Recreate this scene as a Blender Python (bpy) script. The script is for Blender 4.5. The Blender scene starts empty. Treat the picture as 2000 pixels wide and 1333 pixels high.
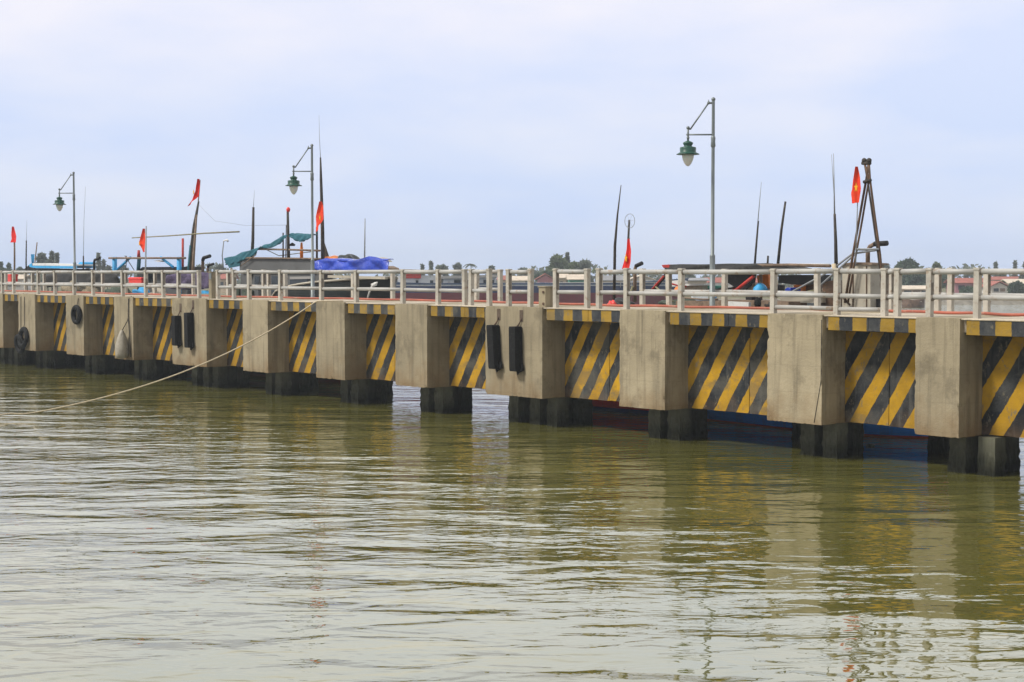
import bpy, bmesh, math, random
from mathutils import Vector, Matrix
rnd = random.Random(7)
scene = bpy.context.scene
COL = scene.collection

# ------------------------------------------------------------------ camera
F = 3000.0; CX, CY = 1000.0, 666.5          # focal length and centre in the 2000 x 1333 frame
TH = math.atan2(2550.0, F); PITCH = math.atan2(133.5, F)
EYE = Vector((0, 0, 4.3))
VH = Vector((-math.sin(TH + 0) * 0 - math.cos(TH), math.sin(TH), 0))
RT = Vector((math.sin(TH), math.cos(TH), 0))
VIEW = Vector((VH.x * math.cos(PITCH), VH.y * math.cos(PITCH), -math.sin(PITCH)))
UP = RT.cross(VIEW)
cam_d = bpy.data.cameras.new('camera'); cam = bpy.data.objects.new('camera', cam_d); COL.objects.link(cam)
cam_d.sensor_width = 36.0; cam_d.lens = 36.0 * F / 2000.0; cam_d.clip_end = 6000; cam_d.clip_start = 0.2
cam.matrix_world = Matrix(((RT.x, UP.x, -VIEW.x, EYE.x), (RT.y, UP.y, -VIEW.y, EYE.y), (RT.z, UP.z, -VIEW.z, EYE.z), (0, 0, 0, 1)))
scene.camera = cam

def ray(px, py): return VIEW + RT * ((px - CX) / F) + UP * ((CY - py) / F)
def P(px, py, Y):                             # point on the vertical plane Y
    d = ray(px, py); return EYE + d * (Y / d.y)
def G(px, py, z=0.0):                         # point on the level plane z
    d = ray(px, py); return EYE + d * ((z - EYE.z) / d.z)
def FAR(px, py, dep):                         # point at horizontal depth dep
    d = ray(px, py); return EYE + d * (dep / d.dot(VH))

# ------------------------------------------------------------------ object helpers
def tag(o, label=None, cat=None, group=None, kind=None):
    if label: o['label'] = label
    if cat: o['category'] = cat
    if group: o['group'] = group
    if kind: o['kind'] = kind
    return o
def thing(name, label, cat, loc=(0, 0, 0), group=None):
    o = bpy.data.objects.new(name, None); COL.objects.link(o); o.location = loc
    o.empty_display_size = .2
    return tag(o, label, cat, group)

def ragged(bm, cuts, lo, hi, amt, zlim=None, edges_only=True):
    bmesh.ops.subdivide_edges(bm, edges=list(bm.edges), cuts=cuts, use_grid_fill=True)
    lo = Vector(lo); hi = Vector(hi); c = (lo + hi) / 2
    for v in bm.verts:
        on = [i for i in range(3) if abs(v.co[i] - lo[i]) < 1e-4 or abs(v.co[i] - hi[i]) < 1e-4]
        if edges_only and len(on) < 2: continue
        if zlim is not None and v.co.z > zlim: continue
        k = amt * rnd.random() ** 3 if edges_only else amt * rnd.uniform(-.4, 1)
        if edges_only and rnd.random() < .012: k = amt * rnd.uniform(1, 2.5)
        for i in on: v.co[i] += k * (1 if v.co[i] < c[i] else -1) * (1 if edges_only else -1)

class MB:
    def __init__(s): s.bm = bmesh.new()
    def face(s, pts):
        try: return s.bm.faces.new([s.bm.verts.new(p) for p in pts])
        except ValueError: return None
    def box(s, a, b, bev=0.0):
        a = Vector(a); b = Vector(b)
        r = bmesh.ops.create_cube(s.bm, size=1.0); vs = r['verts']
        bmesh.ops.scale(s.bm, vec=b - a, verts=vs); bmesh.ops.translate(s.bm, vec=(a + b) / 2, verts=vs)
        if bev:
            es = list({e for v in vs for e in v.link_edges})
            bmesh.ops.bevel(s.bm, geom=es, offset=bev, segments=2, affect='EDGES', profile=.6)
    def obox(s, c, ax, ay, az, bev=0.0):      # oriented box, half axes
        c = Vector(c); r = bmesh.ops.create_cube(s.bm, size=2.0); vs = r['verts']
        for v in vs: v.co = c + ax * v.co.x + ay * v.co.y + az * v.co.z
        if bev:
            es = list({e for v in vs for e in v.link_edges})
            bmesh.ops.bevel(s.bm, geom=es, offset=bev, segments=1, affect='EDGES')
    def tube(s, pts, r, n=8, cap=True):
        pts = [Vector(p) for p in pts]
        if not isinstance(r, (list, tuple)): r = [r] * len(pts)
        elif len(r) == 2 and len(pts) > 2:
            r = [r[0] + (r[1] - r[0]) * i / (len(pts) - 1) for i in range(len(pts))]
        rings = []; ref = None
        for i, p in enumerate(pts):
            d = (pts[min(i + 1, len(pts) - 1)] - pts[max(i - 1, 0)])
            if d.length < 1e-9: d = Vector((0, 0, 1))
            d.normalize()
            if ref is None: ref = Vector((0, 0, 1)) if abs(d.z) < .9 else Vector((1, 0, 0))
            u = d.cross(ref).normalized(); w = u.cross(d); ref = w
            rings.append([s.bm.verts.new(p + (u * math.cos(2 * math.pi * k / n) + w * math.sin(2 * math.pi * k / n)) * r[i]) for k in range(n)])
        for a, b in zip(rings, rings[1:]):
            for k in range(n): s.bm.faces.new((a[k], a[(k + 1) % n], b[(k + 1) % n], b[k])).smooth = True
        if cap:
            s.bm.faces.new(rings[0][::-1]); s.bm.faces.new(rings[-1])
    def lathe(s, c, prof, n=20):              # prof: (radius, z)
        c = Vector(c); rings = []
        for r, z in prof:
            rings.append([s.bm.verts.new(c + Vector((max(r, .001) * math.cos(2 * math.pi * k / n), max(r, .001) * math.sin(2 * math.pi * k / n), z))) for k in range(n)])
        for a, b in zip(rings, rings[1:]):
            for k in range(n): s.bm.faces.new((a[k], a[(k + 1) % n], b[(k + 1) % n], b[k])).smooth = True
        s.bm.faces.new(rings[0][::-1]); s.bm.faces.new(rings[-1])
    def prism(s, pts, off):                   # polygon pushed along off
        pts = [Vector(p) for p in pts]; off = Vector(off)
        a = [s.bm.verts.new(p) for p in pts]; b = [s.bm.verts.new(p + off) for p in pts]
        n = len(a); s.bm.faces.new(a); s.bm.faces.new(b[::-1])
        for i in range(n): s.bm.faces.new((a[i], b[i], b[(i + 1) % n], a[(i + 1) % n]))
    def grid(s, rows, smooth=True):           # rows of points
        g = [[s.bm.verts.new(p) for p in r] for r in rows]
        for a, b in zip(g, g[1:]):
            for i in range(len(a) - 1): s.bm.faces.new((a[i], a[i + 1], b[i + 1], b[i])).smooth = smooth
    def ball(s, c, r, sc=(1, 1, 1), sub=2):
        q = bmesh.ops.create_icosphere(s.bm, subdivisions=sub, radius=r)
        for v in q['verts']: v.co = Vector((v.co.x * sc[0], v.co.y * sc[1], v.co.z * sc[2])) + Vector(c)
        for v in q['verts']:
            for f in v.link_faces: f.smooth = True
    def build(s, name, mat, parent=None, origin=None):
        bmesh.ops.recalc_face_normals(s.bm, faces=s.bm.faces)
        base = Vector((0, 0, 0))
        if parent is not None:
            q = parent
            while q is not None: base += Vector(q.location); q = q.parent
        org = Vector(origin) if origin is not None else (base if parent is not None else Vector((0, 0, 0)))
        for v in s.bm.verts: v.co -= org
        me = bpy.data.meshes.new(name); s.bm.to_mesh(me); s.bm.free()
        me.materials.append(mat)
        o = bpy.data.objects.new(name, me); COL.objects.link(o)
        if parent is not None: o.parent = parent; o.location = org - base
        else: o.location = org
        return o

def copy_tree(o, parent=None):
    c = o.copy(); COL.objects.link(c); c.parent = parent
    for ch in list(o.children): copy_tree(ch, c)
    return c

# ------------------------------------------------------------------ materials
class N:
    def __init__(s, name):
        s.m = bpy.data.materials.new(name); s.m.use_nodes = True; s.t = s.m.node_tree
        s.b = s.t.nodes['Principled BSDF']; s.co = s.t.nodes.new('ShaderNodeTexCoord')
    def n(s, k, **kw):
        x = s.t.nodes.new(k)
        for a, v in kw.items(): setattr(x, a, v)
        return x
    def l(s, a, b): s.t.links.new(a, b)
    def math(s, op, a, b=None, c=None):
        x = s.n('ShaderNodeMath', operation=op)
        for i, v in enumerate((a, b, c)):
            if v is None: continue
            if isinstance(v, (int, float)): x.inputs[i].default_value = v
            else: s.l(v, x.inputs[i])
        return x.outputs[0]
    def mapv(s, sc, src=None, rot=(0, 0, 0)):
        m = s.n('ShaderNodeMapping'); m.inputs['Scale'].default_value = sc; m.inputs['Rotation'].default_value = rot
        s.l(src if src is not None else s.co.outputs['Object'], m.inputs['Vector']); return m.outputs[0]
    def shifted(s):                            # object coordinates with a different offset for each object
        oi = s.n('ShaderNodeObjectInfo'); v = s.n('ShaderNodeVectorMath', operation='SCALE'); v.inputs[0].default_value = (31, 17, 23)
        s.l(oi.outputs['Random'], v.inputs['Scale'])
        a = s.n('ShaderNodeVectorMath', operation='ADD'); s.l(s.co.outputs['Object'], a.inputs[0]); s.l(v.outputs[0], a.inputs[1]); return a.outputs[0]
    def noise(s, vec, scale, detail=4, rough=.55):
        x = s.n('ShaderNodeTexNoise'); x.inputs['Scale'].default_value = scale; x.inputs['Detail'].default_value = detail
        x.inputs['Roughness'].default_value = rough; s.l(vec, x.inputs['Vector']); return x.outputs['Fac']
    def ramp(s, f, lo, hi):
        x = s.n('ShaderNodeMapRange'); x.inputs[1].default_value = lo; x.inputs[2].default_value = hi; x.clamp = True
        s.l(f, x.inputs[0]); return x.outputs[0]
    def mix(s, f, a, b, mode='MIX'):
        x = s.n('ShaderNodeMix', data_type='RGBA', blend_type=mode)
        if isinstance(f, (int, float)): x.inputs[0].default_value = f
        else: s.l(f, x.inputs[0])
        for i, v in ((6, a), (7, b)):
            if isinstance(v, tuple): x.inputs[i].default_value = (*v, 1)
            else: s.l(v, x.inputs[i])
        return x.outputs[2]
    def bump(s, h, dist, strength=1.0):
        x = s.n('ShaderNodeBump'); x.inputs['Distance'].default_value = dist; x.inputs['Strength'].default_value = strength
        s.l(h, x.inputs['Height']); s.l(x.outputs[0], s.b.inputs['Normal'])
    def done(s, col=None, rough=.6, metal=0.0, spec=.5):
        if col is not None:
            if isinstance(col, tuple): s.b.inputs['Base Color'].default_value = (*col, 1)
            else: s.l(col, s.b.inputs['Base Color'])
        s.b.inputs['Roughness'].default_value = rough; s.b.inputs['Metallic'].default_value = metal
        s.b.inputs['Specular IOR Level'].default_value = spec
        return s.m

def simple(name, c, rough=.6, var=.25, scale=2.5, metal=0.0, grime=None, bump=0.0, spec=.4):
    k = N(name); v = k.shifted()
    d = tuple(x * (1 - var) for x in c); e = tuple(min(1, x * (1 + var * .6)) for x in c)
    col = k.mix(k.ramp(k.noise(v, scale, 5), .3, .7), d, e)
    if grime: col = k.mix(k.ramp(k.noise(v, scale * 2.3, 6, .65), .56, .72), col, grime)
    if bump: k.bump(k.noise(v, scale * 6, 4), bump)
    return k.done(col, rough, metal, spec)

def concrete(name, c, tide=False, stain=.5):
    k = N(name); v = k.shifted()
    c2 = tuple(x * .80 for x in c); c3 = tuple(min(1, x * 1.14) for x in c)
    col = k.mix(k.ramp(k.noise(v, .9, 6, .6), .32, .68), c2, c3)
    oi = k.n('ShaderNodeObjectInfo')
    tone = k.math('MULTIPLY_ADD', oi.outputs['Random'], .30, .85)
    cmb = k.n('ShaderNodeCombineColor')
    for q in range(3): k.l(tone, cmb.inputs[q])
    col = k.mix(1.0, col, cmb.outputs[0], 'MULTIPLY')
    # dark blotches and scuffs with ragged borders
    bl = k.math('ADD', k.noise(v, .75, 7, .68), k.math('MULTIPLY', k.noise(k.mapv((1, 1, .4), v), 4.0, 5, .7), .35))
    col = k.mix(k.math('MULTIPLY', k.ramp(bl, .705, .80), .5), col, tuple(x * .42 for x in c))
    # rain streaks running down the faces
    st = k.noise(k.mapv((5.5, 5.5, .35), v), 1.0, 5, .6)
    col = k.mix(k.math('MULTIPLY', k.ramp(st, .50, .72), stain), col, tuple(x * .46 for x in c))
    # pale lime patches, board marks, fine speckle
    col = k.mix(k.math('MULTIPLY', k.ramp(k.noise(v, 1.7, 3), .60, .74), .45), col, tuple(min(1, x * 1.35) for x in c))
    sp = k.noise(v, 38, 2, .7)
    col = k.mix(k.math('MULTIPLY', k.ramp(sp, .60, .76), .35), col, tuple(x * .55 for x in c))
    geo = k.n('ShaderNodeNewGeometry'); sx = k.n('ShaderNodeSeparateXYZ'); k.l(geo.outputs['Position'], sx.inputs[0])
    # lift joints of the formwork, every 0.62 m
    jz = k.math('ABSOLUTE', k.math('SUBTRACT', k.math('FRACT', k.math('MULTIPLY', k.math('ADD', sx.outputs[2], k.math('MULTIPLY', k.noise(v, 2.0, 2), .03)), 1 / .62)), .5))
    col = k.mix(k.math('MULTIPLY', k.ramp(jz, .03, .0), .18), col, tuple(x * .5 for x in c))
    # rusty brown splash stains on the lower half, broken up by noise
    zz = k.math('ADD', sx.outputs[2], k.math('MULTIPLY', k.math('SUBTRACT', k.noise(v, 1.3, 5, .6), .5), 2.2))
    rus = k.math('MULTIPLY', k.ramp(zz, 1.5, .4), .75)
    if not tide: col = k.mix(rus, col, (.21, .12, .045))
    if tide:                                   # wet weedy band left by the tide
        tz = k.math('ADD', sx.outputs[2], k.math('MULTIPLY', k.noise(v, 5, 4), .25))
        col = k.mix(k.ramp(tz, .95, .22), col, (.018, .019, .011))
    k.bump(k.math('ADD', k.noise(v, 14, 5, .6), k.math('MULTIPLY', sp, .4)), .009)
    return k.done(col, .86, 0, .25)

def striped(name, slope, pitch, yellow, dark):
    k = N(name); v = k.shifted()
    s = k.n('ShaderNodeSeparateXYZ'); k.l(k.co.outputs['Object'], s.inputs[0])
    wob = k.math('ADD', k.math('MULTIPLY', k.math('SUBTRACT', k.noise(v, 1.8, 3), .5), .12), k.math('MULTIPLY', k.math('SUBTRACT', k.noise(v, 20, 3), .5), .035))
    t = k.math('ADD', k.math('SUBTRACT', s.outputs[0], k.math('MULTIPLY', s.outputs[2], slope)), wob)
    fr = k.math('FRACT', k.math('ADD', k.math('DIVIDE', t, pitch), 20.0))
    tri = k.math('ABSOLUTE', k.math('SUBTRACT', fr, .5))
    mask = k.ramp(tri, .243, .257)             # 1 = dark
    dk = k.mix(k.ramp(k.noise(v, 1.6, 6, .66), .40, .72), dark, (.085, .086, .082))
    dk = k.mix(k.math('MULTIPLY', k.ramp(k.noise(k.mapv((6, 6, .6), v), 1.2, 4), .55, .8), .6), dk, (.16, .155, .14))
    yl = k.mix(k.ramp(k.noise(v, 2.2, 5), .3, .75), yellow, tuple(x * .58 for x in yellow))
    yl = k.mix(k.math('MULTIPLY', k.ramp(k.noise(v, 7, 6, .7), .57, .72), .55), yl, (.16, .135, .085))
    col = k.mix(mask, yl, dk)
    col = k.mix(k.math('MULTIPLY', k.ramp(k.noise(k.mapv((1, 1, .55), v), 7, 7, .74), .585, .65), .75), col, (.19, .165, .115))
    geo = k.n('ShaderNodeNewGeometry'); sx = k.n('ShaderNodeSeparateXYZ'); k.l(geo.outputs['Position'], sx.inputs[0])
    zz = k.math('ADD', sx.outputs[2], k.math('MULTIPLY', k.math('SUBTRACT', k.noise(v, 1.5, 5, .6), .5), 1.8))
    col = k.mix(k.math('MULTIPLY', k.ramp(zz, 1.2, .6), .38), col, (.19, .10, .035))
    oi = k.n('ShaderNodeObjectInfo'); tone = k.math('MULTIPLY_ADD', oi.outputs['Random'], .26, .86)
    cmb = k.n('ShaderNodeCombineColor')
    for q in range(3): k.l(tone, cmb.inputs[q])
    col = k.mix(1.0, col, cmb.outputs[0], 'MULTIPLY')
    ptch = k.math('ADD', k.noise(k.mapv((1, 1, 1.6), v), .8, 6, .66), k.math('MULTIPLY', oi.outputs['Random'], .10))
    col = k.mix(k.math('MULTIPLY', k.ramp(ptch, .585, .68), .5), col, (.125, .115, .09))     # grey scuffs where hulls rub
    k.bump(k.noise(v, 16, 5, .6), .01)
    return k.done(col, .72, 0, .3)

def banded(name, bands, var=.2, rough=.5):     # paint bands by height: (z upper limit, colour)
    k = N(name); v = k.shifted(); geo = k.n('ShaderNodeNewGeometry'); sx = k.n('ShaderNodeSeparateXYZ'); k.l(geo.outputs['Position'], sx.inputs[0])
    col = bands[-1][1]
    for z, c in reversed(bands[:-1]):
        col = k.mix(k.ramp(sx.outputs[2], z + .008, z - .008), col, c)
    if isinstance(col, tuple): col = k.mix(0.0, col, col)
    col = k.mix(k.math('MULTIPLY', k.ramp(k.noise(k.mapv((2.5, 2.5, .5), v), 1.4, 6, .65), .5, .75), .55), col, (.07, .06, .05))
    k.bump(k.noise(k.mapv((.4, .4, 7), v), 1.0, 2), .02)
    return k.done(col, rough, 0, .4)

M = {}
M['concrete'] = concrete('pier_concrete', (.355, .298, .20), stain=.75)
M['deck'] = concrete('deck_concrete', (.58, .50, .39), stain=.3)
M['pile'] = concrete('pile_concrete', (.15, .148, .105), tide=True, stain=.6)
M['stripe'] = striped('diagonal_hazard_paint', .62, .75, (.60, .335, .014), (.012, .015, .020))
M['edge'] = striped('edge_hazard_paint', 0.0, .74, (.42, .255, .03), (.028, .032, .040))
M['rail'] = simple('galvanised_rail', (.44, .43, .405), .60, .12, 1.8, .15, (.30, .20, .12), spec=.5)
M['post'] = simple('cream_post_paint', (.50, .465, .40), .7, .2, 3.0, 0, (.30, .20, .12), .006)
M['socket'] = simple('rusty_shadowed_socket', (.23, .20, .165), .8, .35, 5, 0, (.17, .085, .04))  # dark base puts the joint shadow into the colour, rust patches over it
M['lamp_metal'] = simple('galvanised_pole', (.21, .235, .24), .45, .15, 2, .4)
M['lamp_green'] = simple('green_lamp_paint', (.022, .085, .062), .4, .2, 6, 0)
M['rubber'] = simple('black_rubber', (.007, .007, .007), .75, .4, 7, 0, (.03, .028, .024), .01, .25)
M['steel'] = simple('rusty_steel', (.13, .075, .045), .7, .5, 3, .1, (.06, .045, .035), .004)
M['strap'] = simple('rusty_strap', (.12, .085, .06), .8, .3, 9)
M['rope'] = simple('pale_rope', (.62, .52, .36), .85, .2, 22)
M['ropedark'] = simple('dark_rope', (.045, .04, .033), .9, .3, 15)
M['orange_pipe'] = simple('faded_orange_hose', (.42, .115, .07), .6, .3, 1.2, 0, (.42, .25, .18))
M['sack'] = simple('white_sacking', (.40, .36, .29), .75, .2, 4, 0, (.22, .17, .11), .02)
M['wood_dark'] = simple('weathered_mast_wood', (.055, .048, .042), .85, .5, 4, 0, (.14, .11, .085), .006)
M['wood'] = simple('weathered_wood', (.24, .17, .12), .8, .35, 5, 0, (.09, .065, .05), .006)
M['bamboo'] = simple('bamboo', (.26, .24, .14), .7, .3, 4)
M['thin'] = simple('antenna_grey', (.30, .32, .34), .5, .1, 3)
M['redflag'] = simple('red_flag_cloth', (.78, .018, .012), .8, .18, 4)
M['orangeflag'] = simple('sun_faded_flag_cloth', (.86, .055, .012), .8, .2, 4)
M['star'] = simple('yellow_star_cloth', (.85, .42, .01), .8, .1, 4)
M['black'] = simple('black_sheet', (.014, .014, .016), .6, .4, 2, 0, (.04, .04, .045))
M['red'] = simple('red_paint', (.50, .035, .025), .55, .25, 3, 0, (.20, .05, .04))
M['redplastic'] = simple('red_plastic', (.80, .055, .045), .45, .12, 3)
M['blue'] = simple('bright_blue_paint', (.05, .40, .78), .55, .15, 3, 0, (.05, .22, .42))
M['bluetarp'] = simple('blue_tarpaulin', (.010, .050, .50), .24, .25, 2.2, 0, (.02, .09, .58), .03, .5)
M['teal'] = simple('teal_awning', (.018, .12, .165), .7, .3, 2, 0, (.035, .18, .23), .02)
M['greytarp'] = simple('dark_grey_tarp', (.03, .03, .031), .75, .3, 1.6, 0, (.065, .06, .055), .03)
M['purple'] = simple('purple_netting', (.10, .075, .15), .85, .45, 5, 0, (.20, .17, .25), .05)
M['cabin_grey'] = simple('grey_cabin_panel', (.115, .118, .12), .7, .12, 1.2, 0, (.09, .09, .09))
M['cabin_pale'] = simple('pale_cabin_paint', (.46, .42, .34), .6, .15, 2, 0, (.28, .22, .16))
M['white'] = simple('white_paint', (.74, .74, .72), .5, .1, 1.5, 0, (.5, .47, .42))
M['orange'] = simple('orange_plastic', (.80, .22, .02), .5, .15, 3)
M['glass'] = simple('dark_window', (.03, .04, .05), .12, .2, 2, spec=.6)
M['net'] = simple('green_net_heap', (.10, .13, .10), .9, .5, 7, 0, (.24, .22, .15), .06)
M['tan_net'] = simple('tan_net_heap', (.34, .28, .19), .9, .4, 6, 0, (.12, .10, .075), .06)
M['hull_dark'] = banded('dark_green_hull', [(.10, (.12, .018, .018)), (.35, (.02, .024, .024)), (9, (.022, .028, .028))])
M['hull_left'] = banded('blue_hull', [(.15, (.22, .03, .025)), (9, (.03, .20, .42))])
M['hull_teal'] = banded('teal_hull', [(.15, (.20, .03, .025)), (1.9, (.03, .13, .16)), (9, (.04, .33, .55))])
M['hull_blue'] = banded('blue_red_hull', [(.04, (.36, .02, .02)), (1.3, (.018, .24, .85)), (1.55, (.55, .06, .045)), (9, (.02, .13, .42))])
M['hull_red'] = banded('red_blue_hull', [(.12, (.03, .06, .22)), (.75, (.62, .015, .02)), (9, (.02, .12, .45))])
M['ship'] = banded('maroon_blue_hull', [(2.33, (.16, .028, .042)), (3.0, (.022, .04, .13)), (3.12, (.42, .44, .48)), (9, (.05, .085, .17))], .2)
M['wall_white'] = simple('white_house_wall', (.66, .63, .58), .8, .1, .5, 0, (.45, .4, .34))
M['wall_pink'] = simple('pink_house_wall', (.46, .20, .24), .8, .12, .5)
M['wall_beige'] = simple('beige_house_wall', (.55, .44, .31), .8, .12, .5)
M['wall_green'] = simple('green_house_wall', (.06, .28, .21), .8, .15, .5)
M['wall_grey'] = simple('grey_house_wall', (.33, .32, .31), .8, .15, .5)
M['roof_red'] = simple('red_tile_roof', (.36, .11, .08), .8, .25, 1.2, 0, (.25, .08, .06), .02)
M['roof_pale'] = simple('pale_sheet_roof', (.66, .56, .44), .6, .2, .6, 0, (.42, .28, .2))
M['roof_grey'] = simple('grey_sheet_roof', (.24, .24, .25), .6, .2, .6)

def foliage(name, c):
    k = N(name); v = k.shifted()
    col = k.mix(k.ramp(k.noise(v, .55, 3), .35, .65), tuple(x * .55 for x in c), tuple(x * 1.35 for x in c))
    m = k.done(col, .75, 0, .15); tr = k.n('ShaderNodeBsdfTranslucent'); k.l(col, tr.inputs['Color'])
    ms = k.n('ShaderNodeMixShader'); ms.inputs[0].default_value = .42; k.l(k.b.outputs[0], ms.inputs[1]); k.l(tr.outputs[0], ms.inputs[2])
    k.l(ms.outputs[0], k.t.nodes['Material Output'].inputs['Surface']); return m
M['leaf_dark'] = foliage('dark_foliage', (.085, .125, .075))
M['leaf_mid'] = foliage('green_foliage', (.15, .19, .09))
M['leaf_grey'] = foliage('grey_green_foliage', (.18, .205, .16))
M['bark'] = simple('bark', (.12, .095, .07), .9, .3, 5)

def land_mat():
    k = N('bank_ground'); v = k.co.outputs['Object']
    col = k.mix(k.ramp(k.noise(v, .12, 6), .4, .6), (.10, .11, .05), (.24, .20, .13))
    return k.done(col, .9, 0, .1)
M['land'] = land_mat()
M['revet'] = simple('stone_embankment', (.24, .215, .175), .9, .35, 1.2, 0, (.10, .09, .07), .05)

def water_mat():
    k = N('murky_river_water'); g = k.n('ShaderNodeNewGeometry')
    ang = math.atan2(RT.y, RT.x)
    rot = (0, 0, -ang)
    def wave(sx, sy, scale, det, rotz, dist=0.0):
        m = k.n('ShaderNodeVectorRotate', rotation_type='Z_AXIS'); m.inputs['Angle'].default_value = -(ang + rotz); k.l(g.outputs['Position'], m.inputs['Vector'])
        v = k.mapv((sx, sy, 1), m.outputs[0])
        x = k.n('ShaderNodeTexNoise'); x.inputs['Scale'].default_value = scale; x.inputs['Detail'].default_value = det
        x.inputs['Roughness'].default_value = .45; x.inputs['Distortion'].default_value = dist
        k.l(v, x.inputs['Vector']); return x.outputs['Fac']
    a = wave(.25, .60, 1.0, 1.5, -.10, .4)      # long swell crests, wavelength ~2 m
    b = wave(.85, 2.1, 1.0, 2.0, .08, .6)       # ripples
    c = wave(2.6, 5.6, 1.0, 2.0, -.2, .4)       # fine ripples
    patch = k.ramp(k.noise(k.mapv((.05, .05, .05), g.outputs['Position']), 1.0, 2), .35, .65)
    dv = k.n('ShaderNodeVectorMath', operation='DOT_PRODUCT'); k.l(g.outputs['Position'], dv.inputs[0]); dv.inputs[1].default_value = VH
    lee = k.ramp(k.math('ADD', dv.outputs['Value'], k.math('MULTIPLY', k.math('SUBTRACT', patch, .5), 9.0)), 15.0, 33.0)   # calm in the lee of the near bank, choppier out by the pier
    h = k.math('ADD', k.math('MULTIPLY', a, k.math('MULTIPLY_ADD', lee, .035, .070)), k.math('MULTIPLY', b, k.math('MULTIPLY_ADD', lee, .026, .016)))
    h = k.math('ADD', h, k.math('MULTIPLY', c, k.math('MULTIPLY_ADD', lee, .0115, .0012)))
    sx = k.n('ShaderNodeSeparateXYZ'); k.l(g.outputs['Position'], sx.inputs[0])   # open water beyond the pier is wind ruffled
    h = k.math('ADD', h, k.math('MULTIPLY', b, k.math('MULTIPLY', k.ramp(sx.outputs[1], 60, 120), .25)))
    k.bump(h, 1.0)
    col = k.mix(k.ramp(k.noise(k.mapv((.08, .08, .08), g.outputs['Position']), 1.0, 3), .35, .65), (.096, .093, .020), (.122, .116, .030))
    k.b.inputs['IOR'].default_value = 1.75
    return k.done(col, .02, 0, .5)
M['water'] = water_mat()

# ------------------------------------------------------------------ setting: water and far bank
mb = MB(); mb.face([(-560, -190, 0), (150, -190, 0), (150, 560, 0), (-560, 560, 0)])
tag(mb.build('water', M['water']), 'murky olive river water with gentle ripples', 'water', kind='structure')
def BK(lat, dep, z): return VH * dep + RT * lat + Vector((0, 0, z))
mb = MB(); rows = []
lats = [-216 + 6 * i for i in range(73)]
for dep, z in ((207.6, -.5), (209.2, .62), (211.5, .72), (260, .8), (340, 1.0), (440, 1.2)):
    rows.append([BK(l, dep + (rnd.uniform(-.8, .8) if dep < 230 else 0), z + (rnd.uniform(-.06, .06))) for l in lats])
mb.grid(rows, False)
tag(mb.build('far_bank', M['land']), 'low far river bank behind the boats', 'bank', kind='structure')
mb = MB(); mb.grid([[BK(l, 207.2, -.4) for l in lats], [BK(l, 208.6, .66) for l in lats], [BK(l, 209.4, .70) for l in lats]], False)
tag(mb.build('embankment', M['revet']), 'grey stone embankment along the far bank', 'embankment', kind='structure')

# ------------------------------------------------------------------ pier
D0 = 28.0; ZD = 3.34; ZB = .82; YW = D0 + .85; YB = 32.05
def XF(px, Y=D0, py=600): return P(px, py, Y).x
pier = thing('concrete_pier', 'long beige concrete pier with yellow and black striped panels on piles', 'pier', (XF(1000), 30, 0))
blocks = [(-225, -203), (-158, -134), (-92, -66), (-30, 6), (36, 69), (129, 163.5), (223, 260), (336, 403), (474, 523), (617, 673), (772, 834), (948, 1059), (1210, 1299), (1499, 1606), (1788, 1875), (2197, 2275)]
XL, XR = XF(-330), XF(2800)
mb = MB(); mb.box((XL, D0 + .14, ZD - .30), (XR, YB, ZD), .02)
mb.build('deck', M['deck'], pier)
mb = MB()
mb.box((XL, YB - .5, ZB + .4), (XR, YB - .12, ZD - .302)); 
mb.build('rear_beam', M['concrete'], pier)
BX = [(XF(a, D0, 640), XF(b, D0, 640)) for a, b in blocks]
for i, (a, b) in enumerate(BX):
    mb = MB(); A_, B_ = (a, D0, ZB), (b, YB - .15, ZD + .004); mb.box(A_, B_); ragged(mb.bm, 26, A_, B_, .014)
    bt = mb.build('buttress', M['concrete'], pier, origin=(a, D0, ZB))
    if blocks[i][0] == 1499:
        q = [P(x, y, D0 - .004) for x, y in ((1616, 625), (1612, 690), (1606, 745), (1596, 790), (1590, 826))]
        q = [Vector((min(v.x, b - .02), v.y, v.z)) for v in q]
        m2 = MB(); m2.tube(q, .008, 5); m2.build('crack', M['ropedark'], bt)
    if i + 1 < len(BX):
        c = BX[i + 1][0]
        mid = (b + c) / 2
        mid = b + (c - b) * rnd.uniform(.45, .7); oo = b + rnd.uniform(-.14, .14)
        for p0, p1, dy, of in ((b, mid - .005, 0, 0), (mid + .005, c, .006, rnd.uniform(-.07, .07))):
            mb = MB(); A_, B_ = (p0, YW + dy, ZB + .02 + rnd.uniform(-.012, .012)), (p1, YW + .3, ZD - .30); mb.box(A_, B_); ragged(mb.bm, 14, A_, B_, .012)
            mb.build('striped_panel', M['stripe'], pier, origin=(oo + of, YW, ZB))
        mb = MB(); e0 = b + .12; zt = ZD - .035; zb = ZD - .34
        # tapered beam: chamfered left end, underside rising to the wall
        prof = [(D0 + .06, zb), (D0 + .06, zt), (D0 + .30, zt), (D0 + .30, zb - .02)]
        rows = []
        for xx, in_ in ((b, .16), (e0, 0.0), (mid - .005, 0.0)):
            rows.append([Vector((xx, y + in_, z)) for y, z in prof] )
        rows = [r + [r[0]] for r in rows]; mb.grid(rows, False)
        mb.face(rows[0][:4]); mb.face(rows[-1][:4])
        mb.box((mid + .005, D0 + .063, zb + .004), (c, D0 + .30, zt))
        mb.box((b, D0 + .302, zb - .02), (c, YW, ZD - .302))
        mb.build('edge_beam', M['edge'], pier, origin=(b - .12, D0, ZD))
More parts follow.
